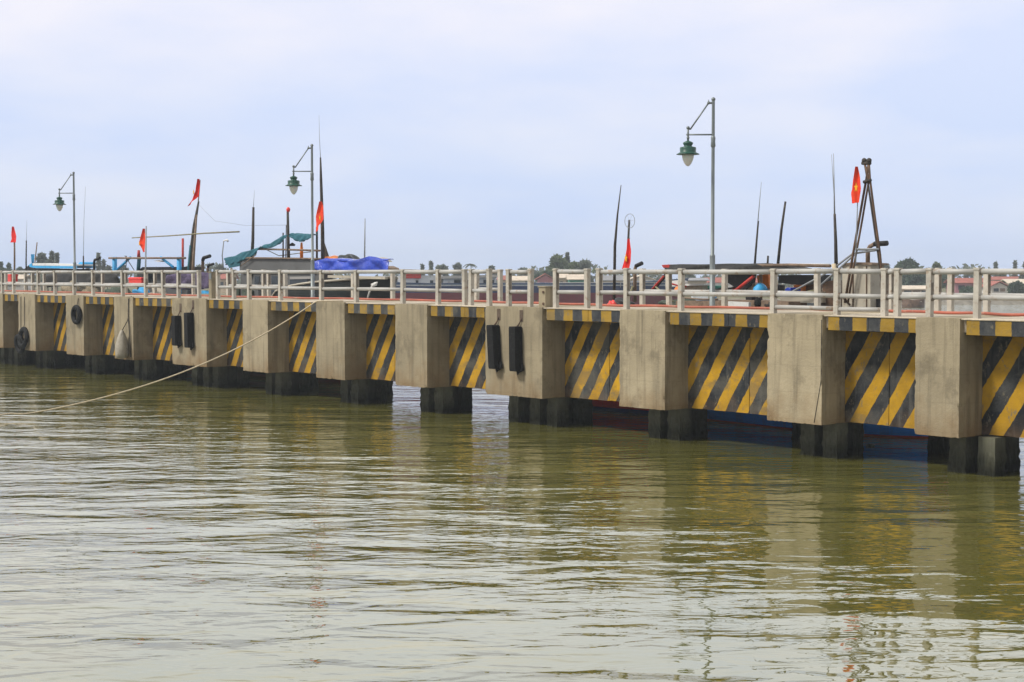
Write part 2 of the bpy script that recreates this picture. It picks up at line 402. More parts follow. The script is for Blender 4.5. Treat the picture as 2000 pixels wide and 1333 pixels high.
# copings over the panels, pale colour stands in for the sunlit deck edge
for (a, b), (c, d) in zip(BX, BX[1:]):
    mb = MB(); mb.box((b, D0 + .04, ZD - .033), (c, D0 + .139, ZD - .002), .012)
    mb.build('coping', M['deck'], pier, origin=(b, D0, ZD))
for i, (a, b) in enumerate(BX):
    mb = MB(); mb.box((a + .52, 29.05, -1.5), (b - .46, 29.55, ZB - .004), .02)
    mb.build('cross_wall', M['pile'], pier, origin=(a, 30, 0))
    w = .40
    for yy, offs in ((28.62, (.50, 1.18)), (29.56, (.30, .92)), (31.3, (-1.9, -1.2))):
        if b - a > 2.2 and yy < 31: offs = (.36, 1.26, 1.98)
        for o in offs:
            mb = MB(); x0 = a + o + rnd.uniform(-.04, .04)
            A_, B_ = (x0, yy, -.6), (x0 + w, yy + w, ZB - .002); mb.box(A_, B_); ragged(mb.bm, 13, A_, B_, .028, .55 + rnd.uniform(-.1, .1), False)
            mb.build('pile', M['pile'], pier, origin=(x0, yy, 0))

# fenders, tyres and the sack on the pier face
def fender(px, ytop, ybot, label, tilt=0.0, wpx=.15):
    t = P(px, ytop, D0 - .02); bz = P(px, ybot, D0 - .02)
    r = thing('rubber_fender', label, 'fender', (t.x, D0 - .14, bz.z), 'black rubber fenders on the wide buttresses')
    mb = MB(); hw = .165
    pr = [(-hw, .13), (-hw, -.02), (-hw * .8, -.12), (hw * .8, -.12), (hw, -.02), (hw, .13)]
    z0, z1 = bz.z, t.z
    rows = []
    for f in (0, .04, .5, .96, 1):
        sc = .93 if f in (0, 1) else 1
        rows.append([Vector((t.x + x * sc + tilt * (1 - f), D0 - .14 + y * sc, z0 + (z1 - z0) * f)) for x, y in pr])
    rows = [q + [q[0]] for q in rows]; mb.grid(rows, False); mb.face(rows[0][:6]); mb.face(rows[-1][:6][::-1])
    mb.build('fender_body', M['rubber'], r)
    mb = MB(); xx = t.x + tilt
    mb.prism([(xx - .02, D0 - .05, z0 + .12), (xx + hw + .05, D0 - .05, z0 + .22), (xx + hw + .09, D0 - .05, z0 + .02), (xx + .06, D0 - .05, z0 - .05), (xx + .02, D0 - .05, z0 - .10), (xx, D0 - .05, z0 - .02)], (0, -.05, 0))
    mb.build('torn_flap', M['rubber'], r)
    mb = MB(); a = Vector((t.x + .03, D0 - .06, z1)); 
    mb.tube([a, a + Vector((.06, .02, .10)), a + Vector((.10, .03, .22))], .016, 6)
    mb.tube([a + Vector((-.06, 0, -.02)), a + Vector((.05, .02, .10))], .014, 6)
    mb.build('shackle', M['steel'], r)
    mb = MB(); mb.box((t.x + .05, D0 - .012, z1 + .14), (t.x + .19, D0 - .002, z1 + .46)); mb.build('bracket', M['strap'], r)
fender(349, 617, 675, 'black fender on the farther wide buttress, left one of its pair', .02)
fender(373.5, 611, 679, 'black fender on the farther wide buttress, right one of its pair', .02)
fender(968, 635, 720, 'black fender on the nearer wide buttress, left one, hanging crooked', .10)
fender(1012, 638, 725, 'black fender on the nearer wide buttress, right one of its pair', .03)

def tyre(px, py, R, label, lean=0.0, name='tyre'):
    c = P(px, py, D0 - .10)
    mb = MB(); n = 28; m = 10; rows = []
    for i in range(n + 1):
        a = 2 * math.pi * i / n; row = []
        for j in range(m + 1):
            b = 2 * math.pi * j / m
            rr = R * (.76 + .24 * math.cos(b)); row.append(Vector((c.x + rr * math.cos(a) , c.y + .095 * math.sin(b) + lean * math.sin(a), c.z + rr * math.sin(a))))
        rows.append(row)
    mb.grid(rows)
    r = thing('tyre_fender', label, 'tyre', (c.x, c.y, c.z - R), 'old tyres hung on the pier')
    mb.build('tyre', M['rubber'], r)
    mb = MB(); mb.tube([(c.x, c.y, c.z + R * .55), (c.x, D0 - .03, c.z + R + .1), (c.x + .03, D0 - .02, ZD - .15), (c.x + .05, D0 + .1, ZD + .02)], .014, 6)
    mb.build('tyre_rope', M['ropedark'], r)
tyre(149, 615, .42, 'black tyre hung high and alone on a buttress near the left edge')
tyre(45, 660, .50, 'black tyre hung low at the leftmost buttress, upper of the two', .05)
c = P(40, 673, D0 - .25)
tyre(38, 672, .46, 'black tyre hung low at the leftmost buttress, lower of the two', -.05)
# white sack
c = P(241, 700, D0 - .2)
r = thing('hanging_sack', 'dirty white sack hung on a dark rope at a buttress', 'sack', c)
mb = MB(); mb.lathe((c.x, D0 - .26, c.z), [(.05, -.02), (.22, .03), (.27, .2), (.25, .5), (.19, .8), (.11, 1.0), (.05, 1.10)], 14)
for v in mb.bm.verts: v.co += Vector((rnd.uniform(-.03, .03), rnd.uniform(-.02, .02), rnd.uniform(-.02, .02)))
mb.build('sack_body', M['sack'], r)
mb = MB(); mb.tube([(c.x + .35, D0 - .06, c.z + .05), (c.x + .28, D0 - .05, c.z + .9), (c.x + .14, D0 - .04, c.z + 1.6), (c.x + .16, D0 - .03, ZD - .1), (c.x + .16, D0 + .1, ZD + .02)], .022, 6)
mb.tube([(c.x, D0 - .26, c.z + 1.08), (c.x + .12, D0 - .06, c.z + 1.5), (c.x + .15, D0 - .03, c.z + 1.7)], .018, 6)
mb.build('sack_rope', M['ropedark'], r)

# ------------------------------------------------------------------ railings
ZR, ZM, ZT = 4.325, 3.77, 4.41
def railing(label, posts, Y, gaps=(), low=(), group='cream post and pipe railings'):
    xs = [XF(p, Y, 565) for p in posts]
    r = thing('railing', label, 'railing', ((xs[0] + xs[-1]) / 2, Y, ZD), group)
    for x in xs:
        mb = MB(); h = .064; zt = ZT + rnd.uniform(-.02, .012)
        mb.box((x - h, Y - h, ZD - .01), (x + h, Y + h, zt), .008)
        mb.box((x - h - .012, Y - h - .012, zt - .05), (x + h + .012, Y + h + .012, zt - .006), .006)
        o = mb.build('post', M['post'], r, origin=(x, Y, ZD)); o.rotation_euler = (rnd.gauss(0, .006), rnd.gauss(0, .009), 0)
    for i, (a, b) in enumerate(zip(xs, xs[1:])):
        if i in gaps: continue
        lv = [(ZR, .060), (ZM, .054)] + ([(ZD + .14, .05)] if i in low else [])
        for z, rr in lv:
            mb = MB(); dz = rnd.uniform(-.012, .012)
            mb.tube([(a + .055, Y, z + dz), (b - .055, Y, z + rnd.uniform(-.012, .012))], rr, 12)
            mb.build('rail', M['rail'], r, origin=((a + b) / 2, Y, z))
            if z < ZR: continue
            mb = MB()
            for zz, r2 in lv[:2]: mb.tube([(a + .064, Y, zz + dz), (a + .105, Y, zz + dz)], r2 * 1.2, 12)
            mb.box((a + .0645, Y - .045, ZM - .08), (a + .0675, Y + .045, ZR + .06)); mb.build('rail_socket', M['socket'], r, origin=(a, Y, z))  # thin dark strip down the post: joint shadow put in as colour
YF = D0 + .32; YR = YB - .22
railing('front railing at the far left end, ending at the tall brown pillar', [-160, -95, -45, 5, 27, 75, 108, 145, 182, 240, 285, 319, 349, 389], YF)
railing('front railing before the grey cabin and blue tarpaulin', [426, 457, 487, 548, 628, 696, 787, 856, 908, 920, 956], YF, gaps=(8,))
railing('shortest pale railing piece on the front edge, two posts only', [994, 1036], YF)
railing('pale railing piece of two posts just right of the short square bollard', [1086, 1147], YF)
railing('longest front railing, by the rusty mast and right lamp', [1170, 1224, 1330, 1511, 1635, 1728, 1753, 1816, 1909, 2060, 2200], YF, low=(3, 4))
railing('rear railing of the deck before the blue gantry boat, farthest left', [-140, -60, 12, 50, 64, 87, 201, 246, 303, 378], YR, group='cream post and pipe railings')
railing('rear railing of the deck before the grey cabin boat', [446, 515, 525, 558, 690, 767, 931, 977], YR, gaps=(3, 4, 5))
railing('rear railing of the deck before the pale wheelhouse and dark awning boat', [1172, 1255, 1307, 1415, 1597, 1740, 1832, 1857, 1928, 2080], YR, gaps=(0, 4))

def bollard(px, ytop, label, w, mat, plate):
    a = P(px, 590, D0 + .4); z = P(px, ytop, D0 + .4).z
    r = thing('mooring_pillar', label, 'bollard', (a.x, D0 + .4, ZD))
    mb = MB(); mb.box((a.x - w, D0 + .4 - w, ZD - .01), (a.x + w, D0 + .4 + w, z), .025); mb.box((a.x - w - .02, D0 + .38 - w, z + .002), (a.x + w + .02, D0 + .42 + w, z + .035), .01)
    mb.build('pillar', mat, r)
    if plate:
        mb = MB(); mb.box((a.x - w * .5, D0 + .39 - w, z - .24), (a.x + w * .9, D0 + .399 - w, z - .02)); mb.build('plate', M['lamp_metal'], r)
    else:
        for dz in (.42, .10):
            mb = MB(); mb.tube([(a.x + w * .5, D0 + .4 - w - .03, ZD + dz), (a.x + w * .5, D0 + .4 - w + .02, ZD + dz)], .035, 8); mb.build('pin', M['steel'], r)
bollard(1066, 562, 'short square beige mooring bollard standing in the railing gap', .145, M['concrete'], False)
bollard(416, 533, 'tall brown grey pillar with a plate in the left railing gap', .115, M['concrete'], True)

# orange hose along the deck
mb = MB(); pts = []
for i in range(90):
    px = -120 + i * 26; u = px + 1550
    pts.append(Vector((XF(px, 30.3), 30.3 + .35 * math.sin(i * .21) + .12 * math.sin(i * .83), ZD + .052 + .008 * math.sin(i * 1.3))))
mb.tube(pts, .036, 10)
tag(mb.build('deck_hose', M['orange_pipe']), 'faded orange hose lying along the pier deck behind the railing', 'hose')
# mooring rope to the water
a = P(615, 593, D0 - .02); e = G(64, 807, .02)
mb = MB(); pts = [Vector((a.x + .9, D0 + .5, ZD + .03)), Vector((a.x + .1, D0 + .02, ZD + .02))]
for i in range(25):
    t = i / 24; p = a.lerp(e, t); p.z = ZD - .02 + (.02 - ZD + .02) * t - 1.05 * (4 * t * (1 - t)) * .62 * (1 - .25 * t); pts.append(p)
for x, y in ((44, 809.5), (22, 808), (-8, 812), (-60, 810)): pts.append(G(x, y, .015))
mb.tube(pts, .021, 8)
tag(mb.build('mooring_rope', M['rope']), 'pale mooring rope sagging from the pier edge into the water', 'rope')

for px, py, sz, lb, mt in ((1352, 853, .11, 'pale scrap floating by the piles under the deck, right of centre', 'sack'), (1366, 851, .07, 'small brown scrap floating beside the pale scrap', 'wood'), (595, 759, .07, 'brown scrap floating by the piles under the grey cabin boat', 'wood'), (1700, 872, .09, 'dark weed clump floating at the right piles', 'net')):
    c = G(px, py, 0); mb = MB(); mb.ball(c + Vector((0, 0, .015)), sz, (1.4, 1.0, .45), 2)
    for v in mb.bm.verts: v.co += Vector((rnd.uniform(-1, 1), rnd.uniform(-1, 1), rnd.uniform(-.5, .5))) * sz * .25
    tag(mb.build('floating_scrap', M[mt], None, origin=c), lb, 'flotsam')
# ------------------------------------------------------------------ lamps
def lamp(px, label, first=None):
    YL = YB - .40; base = P(px, 598, YL); base.z = ZD
    if first is not None:
        o = copy_tree(first); o.location = base; o['label'] = label; return o
    r = thing('street_lamp', label, 'street lamp', base, 'street lamps along the pier')
    b = base.copy(); d = -RT
    H = 5.70
    mb = MB(); mb.lathe(b, [(.17, 0), (.17, .03), (.078, .05), (.074, 1.42), (.072, 1.44), (.05, 1.46), (.046, H - 1.3), (.042, H - .05), (.042, H)], 16)
    mb.build('pole', M['lamp_metal'], r)
    mb = MB(); zc = H - 1.14; mb.lathe(b, [(.05, zc - .16), (.068, zc - .13), (.058, zc), (.066, zc + .10), (.044, zc + .16)], 14); mb.build('collar', M['lamp_metal'], r)
    mb = MB(); mb.ball(b + Vector((0, 0, H + .01)), .06); e1 = b + d * .13 + Vector((0, 0, H - .09))
    mb.build('finial', M['lamp_metal'], r)
    mb = MB(); L = .69; top = b + d * L
    mb.tube([b + Vector((0, 0, H - .09)), e1], .03, 8); mb.ball(e1, .045); mb.tube([e1, e1 + Vector((0, 0, .09))], [.03, .008], 8)
    mb.tube([e1, top + Vector((0, 0, H - .81)) - d * .06], .022, 8)
    mb.tube([b + Vector((0, 0, H - .955)), top + d * .05 + Vector((0, 0, H - .955))], .022, 8)
    mb.tube([top + Vector((0, 0, H - .76)), top + Vector((0, 0, H - 1.12))], .028, 8); mb.ball(top + Vector((0, 0, H - .77)), .05); mb.ball(top + Vector((0, 0, H - 1.04)), .042)
    mb.tube([top + Vector((0, 0, H - .80)) - d * .08, top + Vector((0, 0, H - .80))], .025, 8)
    mb.build('arm', M['lamp_metal'], r)
    z = H - 1.12
    mb = MB(); mb.lathe(top, [(.03, z), (.10, z - .03), (.145, z - .06), (.13, z - .10), (.105, z - .14), (.125, z - .165), (.215, z - .18), (.225, z - .21), (.22, z - .31), (.25, z - .335), (.315, z - .365), (.315, z - .38), (.20, z - .37)], 24)
    sh = mb.build('lamp_shade', M['lamp_green'], r)
    mb = MB(); mb.lathe(top, [(.165, z - .375), (.165, z - .42), (.145, z - .52), (.10, z - .62), (.045, z - .685), (.01, z - .70)], 20)
    gl = mb.build('globe', M['globe'], r)
    return r
k = N('frosted_globe'); k.b.inputs['Subsurface Weight'].default_value = .3
M['globe'] = k.done((.66, .68, .64), .3)
L0 = lamp(1391, 'tall lamp with green shade at the right, nearest and largest of three')
lamp(611, 'lamp with green shade beside the teal awning, the middle of three', L0)
lamp(147, 'lamp with green shade at the far left, smallest of three', L0)

# ------------------------------------------------------------------ boat building blocks
def rod(pts, Y, r, name, mat, parent, n=7):
    mb = MB(); mb.tube([P(x, y, Y) for x, y in pts], r, n); return mb.build(name, mat, parent)
def slab(poly, Y, thick, name, mat, parent):
    mb = MB(); mb.prism([P(x, y, Y) for x, y in poly], (0, thick, 0)); return mb.build(name, mat, parent)
def hull(pa, pb, Yn, beam, zmid, zbow, zstern, mat, parent, bow=1, rake=1.3, gun=None, pw=2.2, st=.25):
    xa = XF(pa, Yn if bow > 0 else Yn + beam / 2); xb = XF(pb, Yn + beam / 2 if bow > 0 else Yn); Lh = abs(xb - xa); mb = MB(); n = 22; yc = Yn + beam / 2
    rows = []; sheer = [[], []]; deckz = []
    for i in range(n + 1):
        t = i / n
        hb = beam / 2 * (min(1, .78 + .5 * t) if t < .5 else max(.02, 1 - ((t - .5) / .5) ** 2.4))
        zs = zmid + (zbow - zmid) * max(0, (t - st) / (1 - st)) ** pw + (zstern - zmid) * max(0, (.35 - t) / .35) ** 1.8
        def X(f):                              # f: 0 keel .. 1 sheer, raked ends
            xx = t * Lh - rake * (1 - f) * t ** 3 + .35 * (1 - f) * (1 - t) ** 4
            return xa + xx if bow > 0 else xb - xx
        prof = [(.03, -.7, 0), (.62, -.6, .1), (.97, -.05, .3), (.99, .5, .5), (1.0, zs * .6, .75), (1.05, zs, 1)]
        left = [Vector((X(f), yc - hb * w, z)) for w, z, f in prof]; right = [Vector((X(f), yc + hb * w, z)) for w, z, f in prof]
        rows.append(left[::-1] + right); sheer[0].append(left[-1]); sheer[1].append(right[-1])
    mb.grid(rows); mb.face(rows[0]); 
    h = mb.build('hull', mat, parent)
    mb = MB(); mb.grid([[a + Vector((0, .04, -.35)), b + Vector((0, -.04, -.35))] for a, b in zip(*sheer)], False); mb.build('boat_deck', M['wood'], parent)
    if gun is not None:
        for sd in (0, 1):
            mb = MB(); mb.tube(sheer[sd], .05, 6); mb.build('gunwale', gun, parent)
    return h
def sheet(tops, bots, Y, depth, name, mat, parent, wr=.05, nx=26, nz=5, sagtop=.0, crease=False):
    """cloth laid over something: front drop between two pixel outlines, top running back"""
    def lerp_line(pts, t):
        x = pts[0][0] + (pts[-1][0] - pts[0][0]) * t
        for (x0, y0), (x1, y1) in zip(pts, pts[1:]):
            if x <= x1 or (x1, y1) == pts[-1]: return x, y0 + (y1 - y0) * ((x - x0) / (x1 - x0) if x1 != x0 else 0)
    rr = random.Random(int(tops[0][0] * 7 + tops[0][1])); ph = [rr.uniform(0, 6.28) for _ in range(8)]; fr = [rr.uniform(1.5, 7) for _ in range(8)]
    def wrk(a, b):
        if crease:
            q = 0
            for k in range(6): q += (abs(math.sin((1.5 + fr[k] * .55) * a + ph[k] + b * (.35 + .18 * k) * (1 if k % 2 else -1))) - .6) / (1 + k * .3)
            return -q * wr * .75
        return sum(math.sin(fr[k] * a * 3 + ph[k] + b * (2 + k)) / (1 + k * .4) for k in range(8)) * wr * .4
    rows = []
    for j in range(5):                          # from the back of the top to the front edge
        f = 1 - j / 4; row = []
        for i in range(nx + 1):
            t = i / nx; x, y = lerp_line(tops, t); p = P(x, y, Y); p.y += depth * f; p.z += wrk(t, 3 * f) * .6 - sagtop * math.sin(math.pi * f); row.append(p)
        rows.append(row)
    for j in range(1, nz + 1):
        f = j / nz; row = []
        for i in range(nx + 1):
            t = i / nx; x0, y0 = lerp_line(tops, t); x1, y1 = lerp_line(bots, t)
            p = P(x0, y0, Y).lerp(P(x1, y1, Y), f); p.y += wrk(t * 2, f * 2) - .05 * f; row.append(p)
        rows.append(row)
    mb = MB(); mb.grid(rows)
    o = mb.build(name, mat, parent)
    sm = o.modifiers.new('thickness', 'SOLIDIFY'); sm.thickness = .02
    return o
def heap(pa, pb, ytop, ybot, Y, depth, name, mat, label, cat, seed=1, lump=.25, group=None):
    a = P(pa, ybot, Y); b = P(pb, ybot, Y); h = P((pa + pb) / 2, ytop, Y).z - a.z
    mb = MB(); q = bmesh.ops.create_icosphere(mb.bm, subdivisions=4, radius=1.0); rr = random.Random(seed)
    w = [(rr.uniform(2, 7), rr.uniform(2, 7), rr.uniform(2, 7), rr.uniform(0, 6)) for _ in range(7)]
    for v in q['verts']:
        c = v.co.copy(); k = 1 + lump * sum(math.sin(c.x * x + c.y * y + c.z * z + p) for x, y, z, p in w) / 4
        v.co = Vector(((a.x + b.x) / 2 + c.x * (b.x - a.x) / 2 * k, Y + depth / 2 + c.y * depth / 2 * k, a.z + max(-.02, c.z * k) * h))
        for f in v.link_faces: f.smooth = True
    o = mb.build(name, mat, None, origin=((a.x + b.x) / 2, Y + depth / 2, a.z)); tag(o, label, cat, group); return o
def crate(pa, pb, ytop, ybot, Y, depth, name, mat, label, cat, lid=None):
    a = P(pa, ybot, Y); b = P(pb, ytop, Y); r = thing(name, label, cat, ((a.x + b.x) / 2, Y + depth / 2, a.z))
    mb = MB(); mb.box((a.x, Y, a.z), (b.x, Y + depth, b.z), .03)
    mb.box((a.x - .02, Y - .02, b.z - .10), (b.x + .02, Y + depth + .02, b.z - .03), .01); mb.build('box_body', mat, r)
    if lid:
        mb = MB(); mb.box((a.x - .01, Y - .01, b.z + .002), (b.x + .01, Y + depth + .01, b.z + .06), .015); mb.build('lid', lid, r)
def flag(pole, poleY, hoist, fly, label, mat, pr=(.03, .018), star=None, polemat=None, fold=.10):
    b = P(*pole[0], poleY)
    r = thing('flag', label, 'flag', b, 'red flags flying above the boats')
    rod(pole, poleY, list(pr), 'flagpole', polemat or M['wood'], r)
    n = 14; m = 10; rows = []
    def at(pts, t):
        f = t * (len(pts) - 1); i = min(int(f), len(pts) - 2); f -= i
        return (pts[i][0] + (pts[i + 1][0] - pts[i][0]) * f, pts[i][1] + (pts[i + 1][1] - pts[i][1]) * f)
    for i in range(n + 1):
        h = at(hoist, i / n); q = at(fly, i / n); row = []
        for j in range(m + 1):
            g = j / m; p = P(h[0] + (q[0] - h[0]) * g, h[1] + (q[1] - h[1]) * g, poleY)
            p.y -= .03 + fold * g * (.6 + .7 * math.sin(g * 9 + i * .25)); row.append(p)
        rows.append(row)
    mb = MB(); mb.grid(rows); cl = mb.build('cloth', mat, r)
    if star:
        c = P(star[0], star[1], poleY); mb = MB(); R = star[2] * .8
        pts = [Vector((c.x + R * (1 if k % 2 == 0 else .42) * math.sin(k * math.pi / 5) * star[3], poleY - .03 - fold * 1.5, c.z + R * (1 if k % 2 == 0 else .42) * math.cos(k * math.pi / 5))) for k in range(10)]
        mb.prism(pts, (0, .02, 0)); mb.build('star', M['star'], cl)
    return r
def mast(pts, Y, r, label, mat, tip=None, tipm=None, wire=None, name='mast', cat='mast', group='poles and masts above the boats'):
    b = P(*pts[0], Y); o = thing(name, label, cat, b, group)
    rod(pts, Y, r, 'shaft', mat, o)
    if tip: rod(tip[0], Y, tip[1], 'tip', tipm or M['thin'], o, 6)
    if wire: rod(wire, Y - .04, .012, 'stay_wire', M['thin'], o, 5)
    return o
def exhaust(pts, Y, r, parent, n_black=2):
    rod(pts, Y, r, 'exhaust_pipe', M['wood'], parent, 8)
    rod(pts[-n_black:], Y - .002, r * 1.16, 'exhaust_elbow', M['black'], parent, 8)

# ------------------------------------------------------------------ boat with blue canopy, far left
Y1 = 33.0
bt = thing('fishing_boat', 'far left fishing boat with flat blue edged white canopy', 'boat', P(120, 600, Y1 + 1.6), 'fishing boats moored behind the pier')
bt.location.z = 0
hull(10, 212, Y1, 3.4, 2.1, 3.0, 2.6, M['hull_left'], bt, 1, gun=M['wood'])
slab([(60, 514.5), (148, 517), (148, 520), (60, 519)], Y1 + .5, 1.2, 'canopy_roof', M['white'], bt)
slab([(56, 518), (62, 514), (62, 519.5), (150, 520.5), (150, 525), (70, 524), (58, 522)], Y1 + .46, .03, 'canopy_edge', M['blue'], bt)
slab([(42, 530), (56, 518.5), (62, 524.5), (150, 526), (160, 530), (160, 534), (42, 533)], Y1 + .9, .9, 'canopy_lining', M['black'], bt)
for px in (50, 66, 108, 150): rod([(px, 526), (px, 585)], Y1 + 1.0, .05, 'canopy_post', M['wood'], bt)
rod([(64, 520), (64, 497)], Y1 + 1.0, [.05, .10], 'blue_buoy_pole', M['blue'], bt)
slab([(150, 524), (150, 519), (156, 512), (161, 513), (162, 524)], Y1 + 1.2, .7, 'wheelhouse_top', M['blue'], bt)
sheet([(92, 536), (115, 533), (180, 531), (232, 534)], [(92, 562), (120, 559), (180, 561), (232, 562)], Y1 + .2, .7, 'tarp_cover', M['greytarp'], bt, .10)
exhaust([(184, 575), (184, 512), (185, 508), (195, 504.5)], Y1 + .6, .055, bt, 4)
mast([(53, 575), (51, 515), (51.5, 470)], Y1 + .8, [.05, .03], 'thin dark pole left of the blue buoy pole', M['wood_dark'], ([(51.5, 470), (52.5, 430)], [.012, .006]))
mast([(66, 540), (69, 505), (72.5, 474)], Y1 + .7, [.035, .03], 'short slanted stick beside the blue buoy pole', M['wood'])
mast([(163, 540), (163, 500)], Y1 + .9, [.045, .035], 'faint whip antenna just right of the leftmost lamp', M['wood_dark'], ([(163, 501), (164, 430), (167, 365)], [.014, .007]))
heap(112, 140, 551, 572, Y1 - .3, 1.0, 'net_heap', M['tan_net'], 'tan fishing net heap behind the leftmost lamp', 'net', 3)
heap(152, 175, 556, 574, Y1 - .3, 1.0, 'net_heap', M['tan_net'], 'small tan net heap between the left lamp and the red box', 'net', 4)
heap(195, 232, 558, 574, Y1 - .3, 1.0, 'net_heap', M['net'], 'greenish net heap left of the red box', 'net', 5)
crate(12, 21, 536, 556, Y1 + .3, .4, 'jerry_can', M['redplastic'], 'red and white can at the far left edge', 'can', M['white'])
flag([(28, 585), (28.5, 500), (28, 452)], Y1 + .2, [(28.3, 443), (33, 462), (32, 474)], [(28.3, 443), (24, 462), (23, 474)], 'narrow red flag on a brown pole at the far left', M['redflag'], (.06, .04))

# ------------------------------------------------------------------ blue framed boat
Y2 = 33.1
bt = thing('fishing_boat', 'fishing boat with bright blue gantry frame and brown beam', 'boat', P(320, 600, Y2 + 1.6), 'fishing boats moored behind the pier'); bt.location.z = 0
hull(222, 436, Y2, 3.5, 2.0, 2.9, 2.5, M['hull_teal'], bt, -1, gun=M['blue'])
rod([(213, 504.5), (362, 504.5)], Y2 + .5, .055, 'gantry_beam', M['wood'], bt, 6)
for px in (224, 350): rod([(px, 575), (px, 502)], Y2 + .62, .125, 'gantry_post', M['blue'], bt, 6)
rod([(228, 528), (255, 503)], Y2 + .62, .06, 'gantry_brace', M['blue'], bt, 6)
rod([(338, 522), (314, 503)], Y2 + .62, .06, 'gantry_brace', M['blue'], bt, 6)
rod([(270, 530), (272, 505)], Y2 + .7, .10, 'winch_post', M['teal'], bt, 6)
rod([(271, 503), (271, 489)], Y2 + .7, [.09, .06], 'red_float', M['red'], bt, 8)
slab([(270, 529), (278, 522), (366, 521.5), (368, 528), (300, 529)], Y2 + .8, .7, 'awning', M['black'], bt)
slab([(268, 532), (366, 529), (366, 575), (268, 575)], Y2 + 1.2, .7, 'wheelhouse', M['cabin_grey'], bt)
for a, b in ((290, 304), (322, 332)): slab([(a, 536), (b, 536), (b, 550), (a, 550)], Y2 + 1.17, .05, 'window', M['glass'], bt)
slab([(300, 510), (310, 508.5), (318, 510), (310, 512)], Y2 + .55, .3, 'floodlight', M['white'], bt)
sheet([(326, 538), (345, 534), (392, 535), (412, 536)], [(326, 562), (345, 566), (392, 566), (412, 563)], Y2 + .1, .9, 'net_cover', M['purple'], bt, .12)
slab([(392, 568), (412, 568), (412, 574), (392, 574)], Y2 + .05, .4, 'blue_rail_board', M['blue'], bt)
rod([(357, 540), (357, 466)], Y2 + .9, .055, 'red_post', M['red'], bt, 8)
exhaust([(396, 560), (396, 509), (398, 504), (410, 500.5)], Y2 + .7, .07, bt, 3)
exhaust([(406, 560), (406, 522), (408, 518), (417, 516)], Y2 + .7, .05, bt, 3)
for x0, x1 in ((246, 247), (262, 244)): rod([(x0, 528), (x1, 500)], Y2 + .5, .02, 'stay', M['wood_dark'], bt, 5)
mm = mast([(371, 560), (374, 500), (380, 440), (388, 394)], Y2 + .4, [.15, .125, .08, .04], 'thick leaning dark mast of lashed poles beside the blue gantry', M['wood_dark'])
rod([(376, 560), (378, 505), (384, 420)], Y2 + .3, [.09, .04], 'lashed_pole', M['wood'], mm)
rod([(368, 560), (369, 520), (372, 480)], Y2 + .3, [.08, .05], 'lashed_pole', M['teal'], mm)
rod([(388, 400), (420, 432), (480, 441), (560, 440)], Y2 + .9, .006, 'stay_wire', M['thin'], mm, 5)
o = mast([(258, 465), (330, 461), (400, 456), (467, 453)], Y2 + .25, [.025, .035], 'long bamboo pole lashed across the leaning mast', M['bamboo'], name='bamboo_pole', cat='pole')
flag([(386, 410), (391, 352)], Y2 + .4, [(391, 350), (391.5, 365), (389, 384)], [(391, 350), (384, 378), (369, 404)], 'red flag on top of the thick leaning mast', M['redflag'], (.03, .02), (385, 376, .14, .5))
flag([(284, 590), (284.5, 520), (285.5, 442)], Y2 - .4, [(284.5, 447), (285, 468), (283.5, 493)], [(284.5, 447), (273, 478), (283, 493)], 'faded red flag on a thin grey pole before the blue gantry', M['orangeflag'], (.045, .03), (279, 476, .14, .6), M['thin'])
crate(251, 276, 542, 559, Y2 - .3, .2, 'fish_box', M['redplastic'], 'bright red fish box behind the left railing', 'box')
heap(250, 282, 563, 576, Y2 - .5, .6, 'plastic_bag', M['blue'], 'blue and white bag heap under the red box', 'bag', 6, .3)
heap(284, 312, 563, 576, Y2 - .5, .6, 'plastic_bag', M['sack'], 'pale bag heap right of the red box', 'bag', 7, .3)
mast([(437, 530), (434, 500), (437, 471)], Y2 + 2, [.03, .025], 'slim pole with small white light left of the teal awning', M['thin'], ([(437, 471), (444, 469), (445, 472)], [.03, .05]), M['white'])

# ------------------------------------------------------------------ grey cabin boat with teal awning
Y3 = 33.0
bt = thing('fishing_boat', 'dark hulled fishing boat with grey cabin and teal awning frame', 'boat', P(600, 600, Y3 + 1.7), 'fishing boats moored behind the pier'); bt.location.z = 0
hull(446, 772, Y3, 3.6, 3.0, 4.12, 3.0, M['hull_dark'], bt, 1, 1.6, gun=M['cabin_pale'], pw=.28, st=.36)
slab([(468, 507), (478, 504), (606, 506), (612, 530), (468, 530)], Y3 + .9, .9, 'cabin', M['cabin_grey'], bt)
slab([(484, 502.5), (600, 504), (606, 506.5), (478, 505)], Y3 + .8, 1.0, 'cabin_roof', M['wood'], bt)
slab([(470, 530), (622, 530), (622, 592), (470, 592)], Y3 + 1.05, .7, 'lower_cabin', M['cabin_grey'], bt)
for a, b, c, d in ((497, 506, 540, 565), (530, 543, 540, 575), (566, 600, 545, 570)): slab([(a, c), (b, c), (b, d), (a, d)], Y3 + 1.02, .05, 'window', M['glass'], bt)
slab([(640, 538), (752, 541), (752, 546), (640, 543)], Y3 - .02, .12, 'bulwark_rail', M['cabin_pale'], bt)
rod([(452, 590), (452, 524)], Y3 + .8, .05, 'awning_post', M['wood'], bt)
for pts, r in (([(490, 540), (494, 470), (495, 405)], [.085, .05]), ([(564, 530), (563, 470), (562, 412)], [.08, .05]), ([(553, 520), (553, 455)], [.04, .03]), ([(558, 520), (559, 440)], [.025, .015])):
    rod(pts, Y3 + 1.0, r, 'awning_mast', M['wood_dark'], bt)
rod([(495, 405), (497, 372)], Y3 + 1.0, [.012, .006], 'antenna', M['thin'], bt, 5)
mb = MB(); mb.ball(P(563, 410, Y3 + 1.0), .085, (1, 1, 1.3)); mb.build('red_ball', M['redplastic'], bt)
